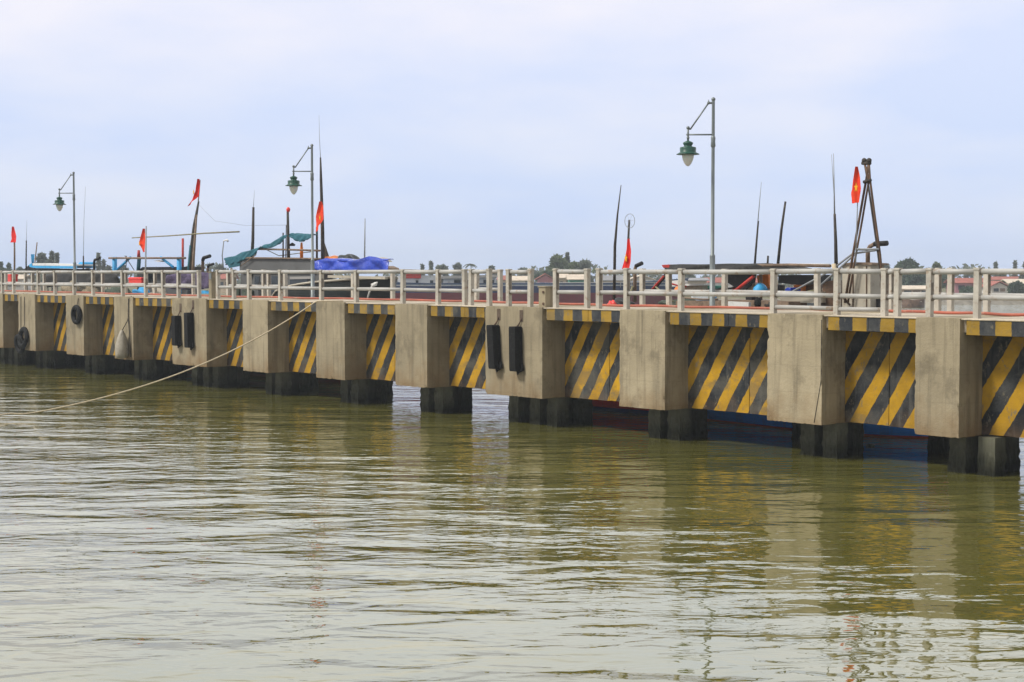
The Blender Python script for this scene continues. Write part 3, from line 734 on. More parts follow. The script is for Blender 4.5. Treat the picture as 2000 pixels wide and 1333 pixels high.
rod([(500, 487), (560, 488), (625, 490)], Y3 + 1.0, .04, 'awning_bar', M['wood'], bt)
rod([(508, 482), (545, 500), (610, 492)], Y3 + 1.3, .018, 'awning_stay', M['bamboo'], bt, 5)
rod([(589, 505), (589, 490), (589, 474)], Y3 + 1.2, [.07, .07, .04], 'orange_post', M['orange'], bt, 8)
mb = MB(); mb.lathe(P(571, 481, Y3 + 1.2), [(.10, 0), (.13, .06), (.05, .12), (.02, .14)], 12); mb.build('deck_light', M['black'], bt)
sheet([(437, 505), (460, 499), (492, 487), (507, 484)], [(443, 518), (462, 515), (488, 504), (498, 501)], Y3 + .9, .35, 'awning', M['teal'], bt, .06)
mb = MB(); mb.prism([P(x, y, Y3 + .86) for x, y in ((437, 506), (468, 508), (468, 520), (448, 524))], (0, .03, 0)); mb.build('awning_flap', M['teal'], bt)
sheet([(507, 483), (530, 474), (553, 461), (562, 458)], [(507, 485), (530, 485), (548, 477), (560, 464)], Y3 + .95, .22, 'awning', M['teal'], bt, .05)
sheet([(567, 457), (590, 458), (612, 459)], [(567, 462), (580, 471), (590, 473), (600, 470), (612, 464)], Y3 + .95, .22, 'awning', M['teal'], bt, .05)
slab([(628, 510), (630, 470), (640, 500), (642, 512)], Y3 + 1.3, .06, 'net_panel', M['wood_dark'], bt)
rod([(619, 520), (619, 444)], Y3 + 1.2, .045, 'stern_pole', M['wood_dark'], bt)
mb = MB(); q = [P(x, y, Y3 - .05) for x, y in ((716, 590), (721, 572), (727, 560), (733, 555))]
mb.tube(q, [.03, .03, .05, .08], 8); mb.tube([q[-1] + Vector((-.25, 0, -.02)), q[-1], q[-1] + Vector((.12, 0, .06))], [.03, .06, .03], 8); mb.build('anchor', M['white'], bt)
for x0, x1, y0, y1, dy, nm, mt in ((504, 512, 552, 586, .85, 'deck_box', 'greytarp'), (548, 562, 558, 588, .9, 'deck_box', 'black'), (576, 600, 572, 590, .8, 'deck_box', 'cabin_pale'), (600, 610, 560, 590, .85, 'deck_box', 'black'), (472, 490, 565, 590, .9, 'deck_box', 'net'), (450, 466, 560, 588, 1.0, 'deck_box', 'net')):
    slab([(x0, y0 + 2), ((x0 + x1) / 2, y0), (x1, y0 + 3), (x1 - 1, y1), (x0 + 1, y1)], Y3 + dy, .3, nm, M[mt], bt)
slab([(566, 541), (612, 540), (612, 545), (566, 546)], Y3 + .98, .05, 'cabin_shelf', M['wall_grey'], bt)
rod([(500, 498), (470, 520)], Y3 + .8, .022, 'awning_stay', M['wood'], bt, 5)
mast([(631, 545), (630, 450), (627, 350), (626, 308)], Y3 + .9, [.085, .075, .055, .03], 'tallest dark mast with whip antenna beside the middle lamp', M['wood_dark'], ([(626, 310), (624, 270), (623, 225)], [.014, .006]))
flag([(628, 460), (629, 395)], Y3 + .75, [(629.5, 394), (633, 405), (633, 428)], [(629.5, 394), (618, 430), (620, 454)], 'orange red flag low on the tallest mast by the middle lamp', M['orangeflag'], (.03, .03), (632, 426, .15, .5))
mast([(712, 520), (712.5, 470), (713, 427)], Y3 + 1.5, [.035, .018], 'thin grey antenna rising behind the blue tarpaulin', M['thin'], name='antenna', cat='antenna')
o = sheet([(612, 510), (640, 507), (690, 508), (720, 506), (756, 507)], [(612, 523), (630, 531), (660, 528), (700, 531), (762, 532)], Y3 + .45, .30, 'tarpaulin', M['bluetarp'], None, .12, 60, 10, crease=True)
tag(o, 'crumpled shiny blue tarpaulin over the bow of the dark hulled boat', 'tarpaulin')
o = heap(616, 645, 500, 513, Y3 + .9, 1.2, 'float_bundle', M['orange'], 'orange bundle on top of the blue tarpaulin', 'bundle', 9, .3)
o = heap(640, 665, 498, 512, Y3 + 1.2, 1.2, 'net_bundle', M['hull_dark'], 'dark red and blue bundle right of the orange bundle', 'bundle', 10, .3)
o = heap(688, 730, 502.5, 512, Y3 + 1.3, 1.2, 'canvas_bundle', M['cabin_pale'], 'pale canvas roll on the right part of the blue tarpaulin', 'bundle', 11, .15)
slab([(752, 520), (762, 524), (766, 530), (752, 531)], Y3 + 1.5, .4, 'bow_post', M['wood'], bt)
crate(707, 728, 584, 590, 32.2, .5, 'white_plank', M['white'], 'white board lying behind the rail near the dark bow', 'board')

# ------------------------------------------------------------------ small group at the centre right: poles and the second boat's gear
Y4 = 33.0
bt = thing('fishing_boat', 'low dark boat under the flag with round wire fan', 'boat', P(1215, 600, Y4 + 1.4), 'fishing boats moored behind the pier'); bt.location.z = 0
hull(1085, 1300, Y4, 2.6, 2.0, 2.7, 2.3, M['hull_red'], bt, -1, 1.0, gun=M['wood'])
exhaust([(1240, 590), (1240, 527), (1242, 520), (1254, 514.5)], Y4 + .5, .055, bt, 2)
rod([(1222, 600), (1236, 560)], Y4 + .4, .04, 'prop_pole', M['bamboo'], bt)
heap(1178, 1215, 583, 601, Y4 - .2, .9, 'net_heap', M['black'], 'black net heap behind the red can', 'net', 14)
heap(1181, 1196, 587, 600, 32.5, .3, 'fuel_can', M['redplastic'], 'small red can between the railing posts', 'can', 15, .12)
heap(1262, 1325, 584, 602, Y4 + .2, 1.6, 'net_heap', M['net'], 'greenish dark net heap left of the right lamp', 'net', 16)
mast([(1199, 610), (1201, 480), (1206, 420), (1213, 362)], Y4 + .8, [.05, .045, .028, .012], 'slender leaning dark mast left of the round wire fan', M['wood_dark'])
o = mast([(1226, 560), (1227, 470), (1229, 430)], Y4 + .7, [.04, .032], 'dark pole topped by a pale round wire fan', M['wood_dark'])
c = P(1230, 432, Y4 + .66); mb = MB(); R = .22
mb.tube([c + Vector((R * math.cos(a * math.pi / 12), .0, R * math.sin(a * math.pi / 12))) for a in range(25)], .009, 5)
for a in range(6): mb.tube([c, c + Vector((R * math.cos(a * math.pi / 3), 0, R * math.sin(a * math.pi / 3)))], .003, 4)
mb.build('wire_fan', M['thin'], o)
flag([(1225, 560), (1229, 465)], Y4 + .6, [(1231, 467), (1234, 490), (1233, 512), (1230, 526)], [(1229, 467), (1226, 485), (1220, 510), (1217, 526)], 'limp red flag hanging under the round wire fan', M['redflag'], (.03, .02), (1227, 505, .17, .5), fold=.05)

# ------------------------------------------------------------------ dark awning boat, right
Y5 = 33.0
bt = thing('fishing_boat', 'blue hulled fishing boat with dark awning and pale wheelhouse', 'boat', P(1500, 600, Y5 + 1.8), 'fishing boats moored behind the pier'); bt.location.z = 0
hull(1296, 1960, Y5, 3.6, 2.0, 2.75, 2.6, M['hull_blue'], bt, 1, 1.4, gun=M['cabin_pale'])
sheet([(1298, 519), (1360, 518), (1475, 515.5), (1520, 519), (1560, 527)], [(1302, 527), (1360, 530), (1475, 531), (1530, 528), (1560, 529)], Y5 + .6, .6, 'awning', M['greytarp'], bt, .04, sagtop=.04)
slab([(1292, 518), (1306, 517), (1308, 523), (1296, 524)], Y5 + .55, .4, 'awning_end', M['red'], bt)
slab([(1420, 535), (1472, 535), (1470, 552), (1452, 568), (1434, 561), (1420, 552)], Y5 + .9, .12, 'awning_drop', M['black'], bt)
slab([(1520, 538), (1600, 537), (1602, 553), (1560, 557), (1520, 553)], Y5 + .9, .5, 'awning_drop', M['black'], bt)
rod([(1300, 538), (1270, 572)], Y5 + .7, .06, 'awning_strut', M['wood_dark'], bt)
rod([(1296, 540), (1272, 568)], Y5 + .5, .035, 'awning_strut', M['red'], bt)
rod([(1432, 572), (1472, 540)], Y5 + .7, .05, 'awning_strut', M['red'], bt)
for px in (1306, 1472, 1486, 1602): rod([(px, 520 if px < 1500 else 540), (px, 600)], Y5 + 1.0, .05, 'awning_post', M['wood'], bt)
rod([(1480, 519), (1540, 518), (1622, 520)], Y5 + .6, .045, 'boom', M['wood'], bt)
rod([(1535, 517), (1620, 517.5)], Y5 + .75, .03, 'boom', M['white'], bt)
slab([(1478, 538), (1500, 536), (1502, 560), (1482, 566)], Y5 + 1.4, .4, 'red_panel', M['orange'], bt)
slab([(1450, 566), (1470, 552), (1485, 566), (1485, 572), (1445, 572)], Y5 + 1.3, .9, 'bench', M['cabin_pale'], bt)
slab([(1336, 556), (1372, 556), (1372, 572), (1336, 572)], Y5 + 1.6, 1.0, 'engine_box', M['cabin_pale'], bt)
slab([(1332, 555), (1374, 554), (1374, 558), (1332, 559)], Y5 + 1.5, 1.2, 'engine_box_lid', M['white'], bt)
slab([(1320, 588), (1440, 586), (1540, 590), (1540, 600), (1320, 600)], Y5 + .3, .8, 'side_deck', M['wood'], bt)
slab([(1422, 589), (1462, 591), (1462, 600), (1422, 600)], Y5 + .1, .1, 'side_board', M['white'], bt)
mb = MB(); q = P(1471, 602, Y5 + .1); mb.ball(q + Vector((0, .2, .14)), .15, (.8, .6, 1.1)); mb.build('rubber_bumper', M['rubber'], bt)
# pale wheelhouse
wh = slab([(1645, 516), (1660, 513), (1700, 515), (1700, 602), (1645, 602)], Y5 + .55, .6, 'wheelhouse', M['cabin_pale'], bt)
slab([(1640, 518), (1668, 512.5), (1702, 514.5), (1703, 518), (1668, 516)], Y5 + .5, .75, 'wheelhouse_roof', M['wood'], bt)
for px in (1665.5, 1692): slab([(px - .8, 520), (px + .8, 520), (px + .8, 600), (px - .8, 600)], Y5 + .53, .03, 'door_gap', M['steel'], wh)
exhaust([(1695, 516), (1695, 490), (1699, 482), (1708, 477), (1733, 475.5)], Y5 + .9, .06, bt, 2)
for pts in ([(1634, 520), (1665, 496), (1712, 489)], [(1600, 560), (1640, 524), (1668, 498)], [(1544, 572), (1592, 546), (1634, 522)], [(1672, 488), (1712, 488)]):
    rod(pts, Y5 + .5, .028, 'frame_tube', M['thin'], bt)
rod([(1628, 516), (1633, 540)], Y5 + .45, .06, 'winch_rope_coil', M['rope'], bt)
slab([(1606, 552), (1628, 548), (1628, 600), (1606, 600)], Y5 + 1.0, .5, 'winch_box', M['steel'], bt)
slab([(1524, 572), (1604, 570), (1604, 592), (1524, 592)], Y5 + .8, 1.0, 'cabin_trunk', M['cabin_pale'], bt)
for x0, y0, x1, y1, dy, nm, mt in ((1318, 578, 1420, 574, .5, 'deck_pole', 'bamboo'), (1336, 582, 1402, 585, .3, 'deck_pole', 'wood'), (1380, 566, 1438, 562, 1.2, 'deck_pole', 'wood_dark'), (1508, 580, 1600, 566, .6, 'deck_pole', 'bamboo'),
                                 (1280, 560, 1316, 590, .5, 'deck_pole', 'bamboo'), (1306, 553, 1340, 560, 1.0, 'deck_pole', 'red'), (1660, 596, 1630, 560, .4, 'deck_pole', 'steel'), (1440, 552, 1468, 548, 1.3, 'deck_pole', 'orange')):
    rod([(x0, y0), ((x0 + x1) / 2, (y0 + y1) / 2 + 1.5), (x1, y1)], Y5 + dy, .028, nm, M[mt], bt, 6)
for x0, x1, y0, y1, dy, nm, mt in ((1382, 1400, 558, 574, 1.5, 'deck_box', 'wall_green'), (1404, 1420, 562, 574, 1.4, 'deck_box', 'cabin_grey'), (1508, 1520, 556, 574, 1.3, 'deck_box', 'greytarp'), (1550, 1570, 556, 570, 1.5, 'deck_box', 'orange'),
                                 (1574, 1590, 552, 570, 1.6, 'deck_box', 'steel'), (1310, 1330, 548, 560, 1.8, 'deck_box', 'white'), (1430, 1444, 560, 574, 1.2, 'deck_box', 'red'), (1706, 1722, 584, 602, .8, 'deck_box', 'black'), (1456, 1468, 576, 588, .5, 'deck_box', 'black')):
    slab([(x0, y0 + 1), ((x0 + x1) / 2, y0), (x1, y0 + 1.5), (x1 - .5, y1), (x0 + .5, y1)], Y5 + dy, .3, nm, M[mt], bt)
# rusty A frame
o = thing('derrick_mast', 'rusty brown A shaped mast frame with a flag beside it', 'mast', P(1690, 600, Y5 + .35))
for pts, r, mt in (([(1650, 592), (1662, 520), (1676, 440), (1692, 350), (1697, 314)], [.036, .032], 'steel'), ([(1656, 592), (1668, 518), (1684, 430), (1697, 352), (1688, 316)], [.030, .027], 'steel'),
                   ([(1727, 600), (1719, 500), (1708, 420), (1699, 350), (1697, 318)], [.034, .030], 'steel'), ([(1723, 560), (1714, 490), (1704, 420), (1694, 350), (1688, 318)], [.028, .025], 'wood_dark')):
    rod(pts, Y5 + .35, r, 'frame_leg', M[mt], o)
mb = MB(); mb.ball(P(1688, 314, Y5 + .35), .07); mb.ball(P(1697.5, 314, Y5 + .35), .07); mb.tube([P(1684, 319, Y5 + .35), P(1700, 319, Y5 + .35)], .05, 8); mb.build('pulley_head', M['wood_dark'], o)
rod([(1687, 356), (1701, 352)], Y5 + .30, .045, 'cross_tie', M['wood_dark'], o); rod([(1671, 487), (1716, 487)], Y5 + .30, .025, 'cross_tie', M['thin'], o)
flag([(1671, 520), (1674, 420), (1677, 345)], Y5 + .2, [(1677, 326), (1681, 345), (1683, 370), (1679, 396)], [(1677, 326), (1670, 352), (1663, 378), (1668, 398)], 'bright orange red flag beside the rusty mast frame', M['orangeflag'], (.018, .012), (1680, 367, .16, .5), M['thin'])
mast([(1473, 530), (1477, 480), (1481, 432)], Y5 + 1.0, [.035, .025], 'thin pole with whip antenna, right of the right lamp', M['wood_dark'], ([(1480, 436), (1484, 390), (1487, 356)], [.014, .006]))
mast([(1518, 530), (1526, 450), (1534, 394)], Y5 + 1.0, [.045, .03], 'leaning dark pole between the right lamp and the rusty frame', M['wood_dark'])
mast([(1499, 520), (1500, 500)], Y5 + 1.2, [.03, .03], 'stubby short post on the dark awning', M['wood_dark'])
o = mast([(1633, 525), (1632, 470), (1630, 418)], Y5 + .6, [.055, .035], 'pole with two whip antennas left of the rusty frame', M['wood_dark'], ([(1630, 420), (1629, 360), (1628, 300)], [.022, .008]))
rod([(1629, 380), (1624, 302)], Y5 + .6, [.012, .006], 'tip', M['thin'], o, 5)
heap(1464, 1484, 553, 572, Y5 + .7, .5, 'blue_barrel', M['blue'], 'round blue plastic barrel under the dark awning', 'barrel', 20, .04)
crate(1535, 1544, 562, 574, Y5 + .7, .4, 'blue_crate', M['bluetarp'], 'small blue crate left of the pale wheelhouse', 'crate')
heap(1485, 1505, 592, 603, 32.6, .5, 'rope_heap', M['ropedark'], 'dark tangled rope heap on the side deck', 'rope', 21, .35)
heap(1310, 1326, 555, 575, Y5 + 1.3, .6, 'orange_float', M['orange'], 'orange float left of the right lamp', 'float', 22, .06)

# ------------------------------------------------------------------ farther vessels
def fslab(poly, dep, thick, name, mat, parent):
    mb = MB(); mb.prism([FAR(x, y, dep) for x, y in poly], VH * thick); return mb.build(name, mat, parent)
dp = 150
sh = thing('cargo_boat', 'long maroon and dark blue hulled vessel beyond the pier', 'boat', FAR(1000, 560, dp)); sh.location.z = 0
mb = MB(); n = 24; rows = []
for i in range(n + 1):
    t = i / n; px = 664 + (1345 - 664) * t; w = 2.6 * (1 - max(0, (t - .72) / .28) ** 2 * .95) * (1 - max(0, (.08 - t) / .08) * .4)
    zs = 3.28 + .5 * max(0, (t - .7) / .3) ** 2 + .25 * max(0, (.25 - t) / .25)
    c = FAR(px, 540, dp + 3); row = []
    for sg, ff in ((-1, 1), (-1, .5), (-1, 0)): row.append(Vector((c.x, c.y, 0)) + VH * (sg * w * (.8 + .2 * ff)) + Vector((0, 0, -.4 + (zs + .4) * ff)) + RT * (-(1 - ff) * 1.4 * max(0, (t - .8) / .2)))
    for ff in (0, .5, 1): row.append(Vector((c.x, c.y, 0)) + VH * (w * (.8 + .2 * ff)) + Vector((0, 0, -.4 + (zs + .4) * ff)) + RT * (-(1 - ff) * 1.4 * max(0, (t - .8) / .2)))
    rows.append(row + [row[0]])
mb.grid(rows, False); mb.face(rows[0][:6]); mb.build('hull', M['ship'], sh)
w = fslab([(740, 540), (862, 538), (862, 566), (740, 566)], dp + 1.5, 3, 'deckhouse', M['white'], sh)
for a, b in ((772, 776), (812, 817), (880 - 40, 846)): fslab([(a, 548), (b, 548), (b, 560), (a, 560)], dp + 1.4, .15, 'window', M['glass'], w)
fslab([(782, 526), (850, 528), (856, 533), (778, 533)], dp + 1.2, 3.4, 'deckhouse_roof', M['roof_pale'], sh)
fslab([(790, 534), (822, 534), (822, 544), (790, 544)], dp + 1.3, .5, 'red_locker', M['red'], sh)
w = fslab([(866, 545), (938, 541), (968, 543), (968, 568), (866, 568)], dp + 1.5, 3, 'wheelhouse', M['white'], sh)
for a, b in ((887, 900), (908, 926), (944, 950), (960, 965)): fslab([(a, 547), (b, 547), (b, 556), (a, 556)], dp + 1.4, .15, 'window', M['glass'], w)
fslab([(862, 540), (972, 537), (972, 542), (862, 545)], dp + 1.1, 3.6, 'wheelhouse_roof', M['wall_grey'], sh)
mb = MB()
for px in range(1080, 1330, 22): mb.tube([FAR(px, 562, dp + .6), FAR(px, 553, dp + .6)], .04, 5)
mb.tube([FAR(1078, 553, dp + .6), FAR(1330, 552, dp + .6)], .05, 5); mb.build('ship_rail', M['wall_grey'], sh)
def small_boat(pa, pb, ytop, dep, label, mat, mat2):
    a = FAR(pa, 560, dep); b = FAR(pb, 560, dep); L = (b - a).length; zt = FAR(pa, ytop, dep).z
    r = thing('small_boat', label, 'boat', ((a.x + b.x) / 2, (a.y + b.y) / 2, 0), 'small boats along the far bank')
    mb = MB(); rows = []
    for i in range(13):
        t = i / 12; w = 1.1 * max(.05, 1 - abs(2 * t - 1) ** 3); zs = .9 + .5 * abs(2 * t - 1) ** 2; c = a.lerp(b, t); c.z = 0
        rows.append([c - VH * w * .6 - Vector((0, 0, .3)), c - VH * w + Vector((0, 0, zs)), c + VH * w + Vector((0, 0, zs)), c + VH * w * .6 - Vector((0, 0, .3))])
    mb.grid(rows); mb.build('hull', mat, r)
    mb = MB(); p = a.lerp(b, .3); q = a.lerp(b, .75); mb.obox(((p.x + q.x) / 2, (p.y + q.y) / 2, (.7 + zt) / 2), RT * (L * .22), VH * .7, Vector((0, 0, (zt - .7) / 2)), .06); mb.build('cabin', mat2, r)
    mb = MB(); mb.obox(((p.x + q.x) / 2, (p.y + q.y) / 2, zt + .06), RT * (L * .27), VH * .9, Vector((0, 0, .05)), .03); mb.build('cabin_roof', M['roof_pale'], r)
small_boat(1762, 1806, 590, 190, 'small dark red boat near the far bank at the right', M['steel'], M['wood_dark'])
small_boat(1700, 1752, 566, 185, 'small white roofed boat right of the pale wheelhouse', M['wall_grey'], M['white'])
small_boat(1330, 1400, 560, 190, 'small blue and white boat seen left of the right lamp', M['hull_left'], M['white'])
small_boat(1545, 1625, 566, 180, 'small grey boat seen between the awning and wheelhouse', M['hull_dark'], M['wall_grey'])

# ------------------------------------------------------------------ far bank houses
ZL = .72
def house(pa, pb, yeave, yridge, dep, wall, roof, label, win=2, name='house', gable=False):
    a = FAR(pa, 560, dep); b = FAR(pb, 560, dep); ze = FAR(pa, yeave, dep).z; zr = FAR(pa, yridge, dep).z
    m = (a + b) / 2; hw = (b - a).length / 2; r = thing(name, label, 'house', (m.x, m.y, ZL), 'houses on the far bank')
    hd = 2.6; base = Vector((m.x, m.y, 0)) + VH * hd
    mb = MB(); mb.obox(base + Vector((0, 0, (ZL - .3 + ze) / 2)), RT * hw, VH * hd, Vector((0, 0, (ze - ZL + .3) / 2)))
    if gable: mb.prism([base - VH * hd - RT * hw + Vector((0, 0, ze)), base - VH * hd + RT * hw + Vector((0, 0, ze)), base - VH * hd + Vector((0, 0, zr - .15))], VH * 2 * hd)
    mb.build('wall', wall, r)
    mb = MB(); o = .45
    if gable: sec = [(-hw - o, ze - .12), (0, zr), (hw + o, ze - .12), (hw + o, ze - .02), (0, zr + .14), (-hw - o, ze - .02)]; mb.prism([base - VH * (hd + o) + RT * x + Vector((0, 0, z)) for x, z in sec], VH * 2 * (hd + o))
    else: sec = [(-hd - o, ze - .08), (0, zr), (hd + o, ze - .08), (hd + o, ze + .02), (0, zr + .14), (-hd - o, ze + .02)]; mb.prism([base - RT * (hw + o) + VH * x + Vector((0, 0, z)) for x, z in sec], RT * 2 * (hw + o))
    mb.build('roof', roof, r)
    for i in range(win):
        f = (i + .5) / win * 2 - 1; c = base - VH * (hd + .03) + RT * (hw * f * .8); zz = ZL + (ze - ZL) * .58
        mb = MB(); mb.obox(c + Vector((0, 0, zz)), RT * min(.55, hw * .3), VH * .04, Vector((0, 0, (ze - ZL) * .2))); mb.build('window' if i % 2 == 0 else 'door', M['glass'] if i % 2 == 0 else M['wood'], r)
hs = [(1050, 1080, 546, 536, 262, 'wall_pink', 'roof_red', 'small red roofed hut at the foot of the big trees', 2, True),
      (1088, 1106, 543, 537, 258, 'wall_beige', 'roof_pale', 'narrow beige hut right of the red roofed hut', 1, False),
      (1112, 1146, 546, 538, 250, 'wall_green', 'roof_pale', 'green walled house with pale roof', 2, False),
      (1176, 1215, 548, 540, 255, 'wall_beige', 'roof_grey', 'beige house with long grey roof by the dark masts', 2, False),
      (1232, 1275, 546, 539, 262, 'wall_white', 'roof_pale', 'white house behind the black exhaust pipe', 2, True),
      (1342, 1380, 548, 545, 245, 'wall_beige', 'roof_grey', 'low brown roofed shed left of the right lamp', 2, False),
      (1384, 1420, 552, 544, 262, 'wall_white', 'roof_red', 'white house with red roof at the right lamp', 2, False),
      (1430, 1500, 553, 545, 275, 'wall_grey', 'roof_red', 'grey house with wide red roof under the dark awning', 3, False),
      (1560, 1620, 556, 548, 262, 'wall_beige', 'roof_red', 'beige house left of the pale wheelhouse', 3, False),
      (1722, 1742, 556, 550, 255, 'wall_white', 'roof_pale', 'narrow white house right of the pale wheelhouse', 1, False),
      (1758, 1822, 565, 560, 235, 'wall_beige', 'roof_pale', 'long low beige house before the dark round tree', 3, False),
      (1866, 1905, 553, 545, 258, 'wall_pink', 'roof_red', 'pink house with red roof at the right', 2, False),
      (1908, 1928, 552, 546, 268, 'wall_white', 'roof_red', 'slim white house with red roof beside the pink house', 1, False),
      (1936, 1968, 560, 551, 250, 'wall_white', 'roof_red', 'white gabled hut with red edged roof', 2, True),
      (1935, 2010, 547, 542, 300, 'wall_white', 'roof_red', 'long white house behind the gabled hut', 4, False),
      (1972, 2030, 554, 547, 276, 'wall_beige', 'roof_pale', 'pale roofed house at the right edge', 3, False),
      (1000, 1026, 548, 541, 262, 'wall_white', 'roof_pale', 'white hut with pale roof in the railing gap', 2, False),
      (975, 995, 547, 540, 275, 'wall_beige', 'roof_red', 'small beige house with red roof left of the bollard', 1, False),
      (700, 745, 549, 542, 270, 'wall_white', 'roof_red', 'white house behind the dark bow', 2, False),
      (8, 45, 545, 538, 300, 'wall_white', 'roof_pale', 'white house at the far left edge', 2, False),
      (424, 452, 545, 536, 270, 'wall_beige', 'roof_red', 'beige house with red roof left of the teal awning', 2, False)]
for pa, pb, ye, yr, dep, wl, rf, lb, wn, gb in hs: house(pa, pb, ye, yr, dep, M[wl], M[rf], lb, wn, gable=gb)

# ------------------------------------------------------------------ trees
def leaf(mb, c, s, rr, up=.0):
    n = Vector((rr.gauss(0, 1), rr.gauss(0, 1), rr.gauss(0, 1) + up)).normalized(); u = n.orthogonal().normalized(); w = n.cross(u)
    a = rr.uniform(0, 6.28); u, w = u * math.cos(a) + w * math.sin(a), w * math.cos(a) - u * math.sin(a)
    mb.face([c - u * s, c + w * s * .45, c + u * s, c - w * s * .45])
def tree(px, ytop, wpx, dep, label, mat, kind='round', ybase=None, dens=1.0):
    b = FAR(px, 560, dep); b.z = ZL; zt = FAR(px, ytop, dep).z; H = zt - ZL; W = wpx * dep / F
    rr = random.Random(int(px * 13 + ytop)); r = thing('tree', label, 'tree', b, 'trees on the far bank')
    mb = MB(); top = b + Vector((rr.uniform(-.2, .2), 0, H * .8))
    mb.tube([b, b.lerp(top, .5) + RT * rr.uniform(-.15, .15), top], [max(.07, H * .025), max(.04, H * .016), .02], 6)
    for k in range(6):
        t = .35 + .1 * k; p = b.lerp(top, t); a = rr.uniform(0, 6.28); mb.tube([p, p + RT * math.cos(a) * W * .32 + VH * math.sin(a) * W * .32 + Vector((0, 0, H * .14))], [.05, .015], 5)
    mb.build('trunk', M['bark'], r)
    mb = MB(); s = .40 + dep / 1300
    if kind == 'round':
        nc = max(9, int(15 * dens))
        for k in range(nc):
            a = rr.uniform(0, 6.28); q = rr.random() ** .5; z = rr.uniform(.34, .93); wz = math.sin(min(1, max(.1, (z - .15) / .85)) * math.pi) ** .6
            c = b + RT * (math.cos(a) * q * W * .40 * wz) + VH * (math.sin(a) * q * W * .40 * wz) + Vector((0, 0, H * z)); R = W * rr.uniform(.08, .22)
            for _ in range(int(95 * dens)):
                d = Vector((rr.gauss(0, 1), rr.gauss(0, 1), rr.gauss(0, .75))); d = d.normalized() * R * rr.random() ** .7
                leaf(mb, c + d, s * rr.uniform(.6, 1.2), rr)
    elif kind == 'conifer':                     # feathery casuarina
        for k in range(int(520 * dens)):
            z = rr.uniform(.22, 1.0); wz = (1 - z) ** .75 * (.62 + .38 * math.sin(z * 23 + px)); a = rr.uniform(0, 6.28); q = rr.random() ** .6
            leaf(mb, b + RT * math.cos(a) * q * W * .5 * wz + VH * math.sin(a) * q * W * .5 * wz + Vector((0, 0, H * z)), s * rr.uniform(.5, 1.1), rr)
    else:                                       # palm
        for k in range(13):
            a = k * 2.4; tl = rr.uniform(.4, .6) * W; lift = rr.uniform(.1, .5); d = RT * math.cos(a) + VH * math.sin(a); prev = None
            for i in range(8):
                t = i / 7; p = b + Vector((0, 0, H * .84)) + d * tl * t + Vector((0, 0, tl * (lift * t * 1.6 - .9 * t * t)))
                if prev is not None:
                    sd = d.cross(Vector((0, 0, 1))) * (.26 * (1 - t * .7)); mb.face([prev - sd - Vector((0, 0, .18)), prev, p, p - sd - Vector((0, 0, .18))]); mb.face([prev, prev + sd - Vector((0, 0, .18)), p + sd - Vector((0, 0, .18)), p])
                prev = p
    mb.build('crown', mat, r)
LD, LM, LG = M['leaf_dark'], M['leaf_mid'], M['leaf_grey']
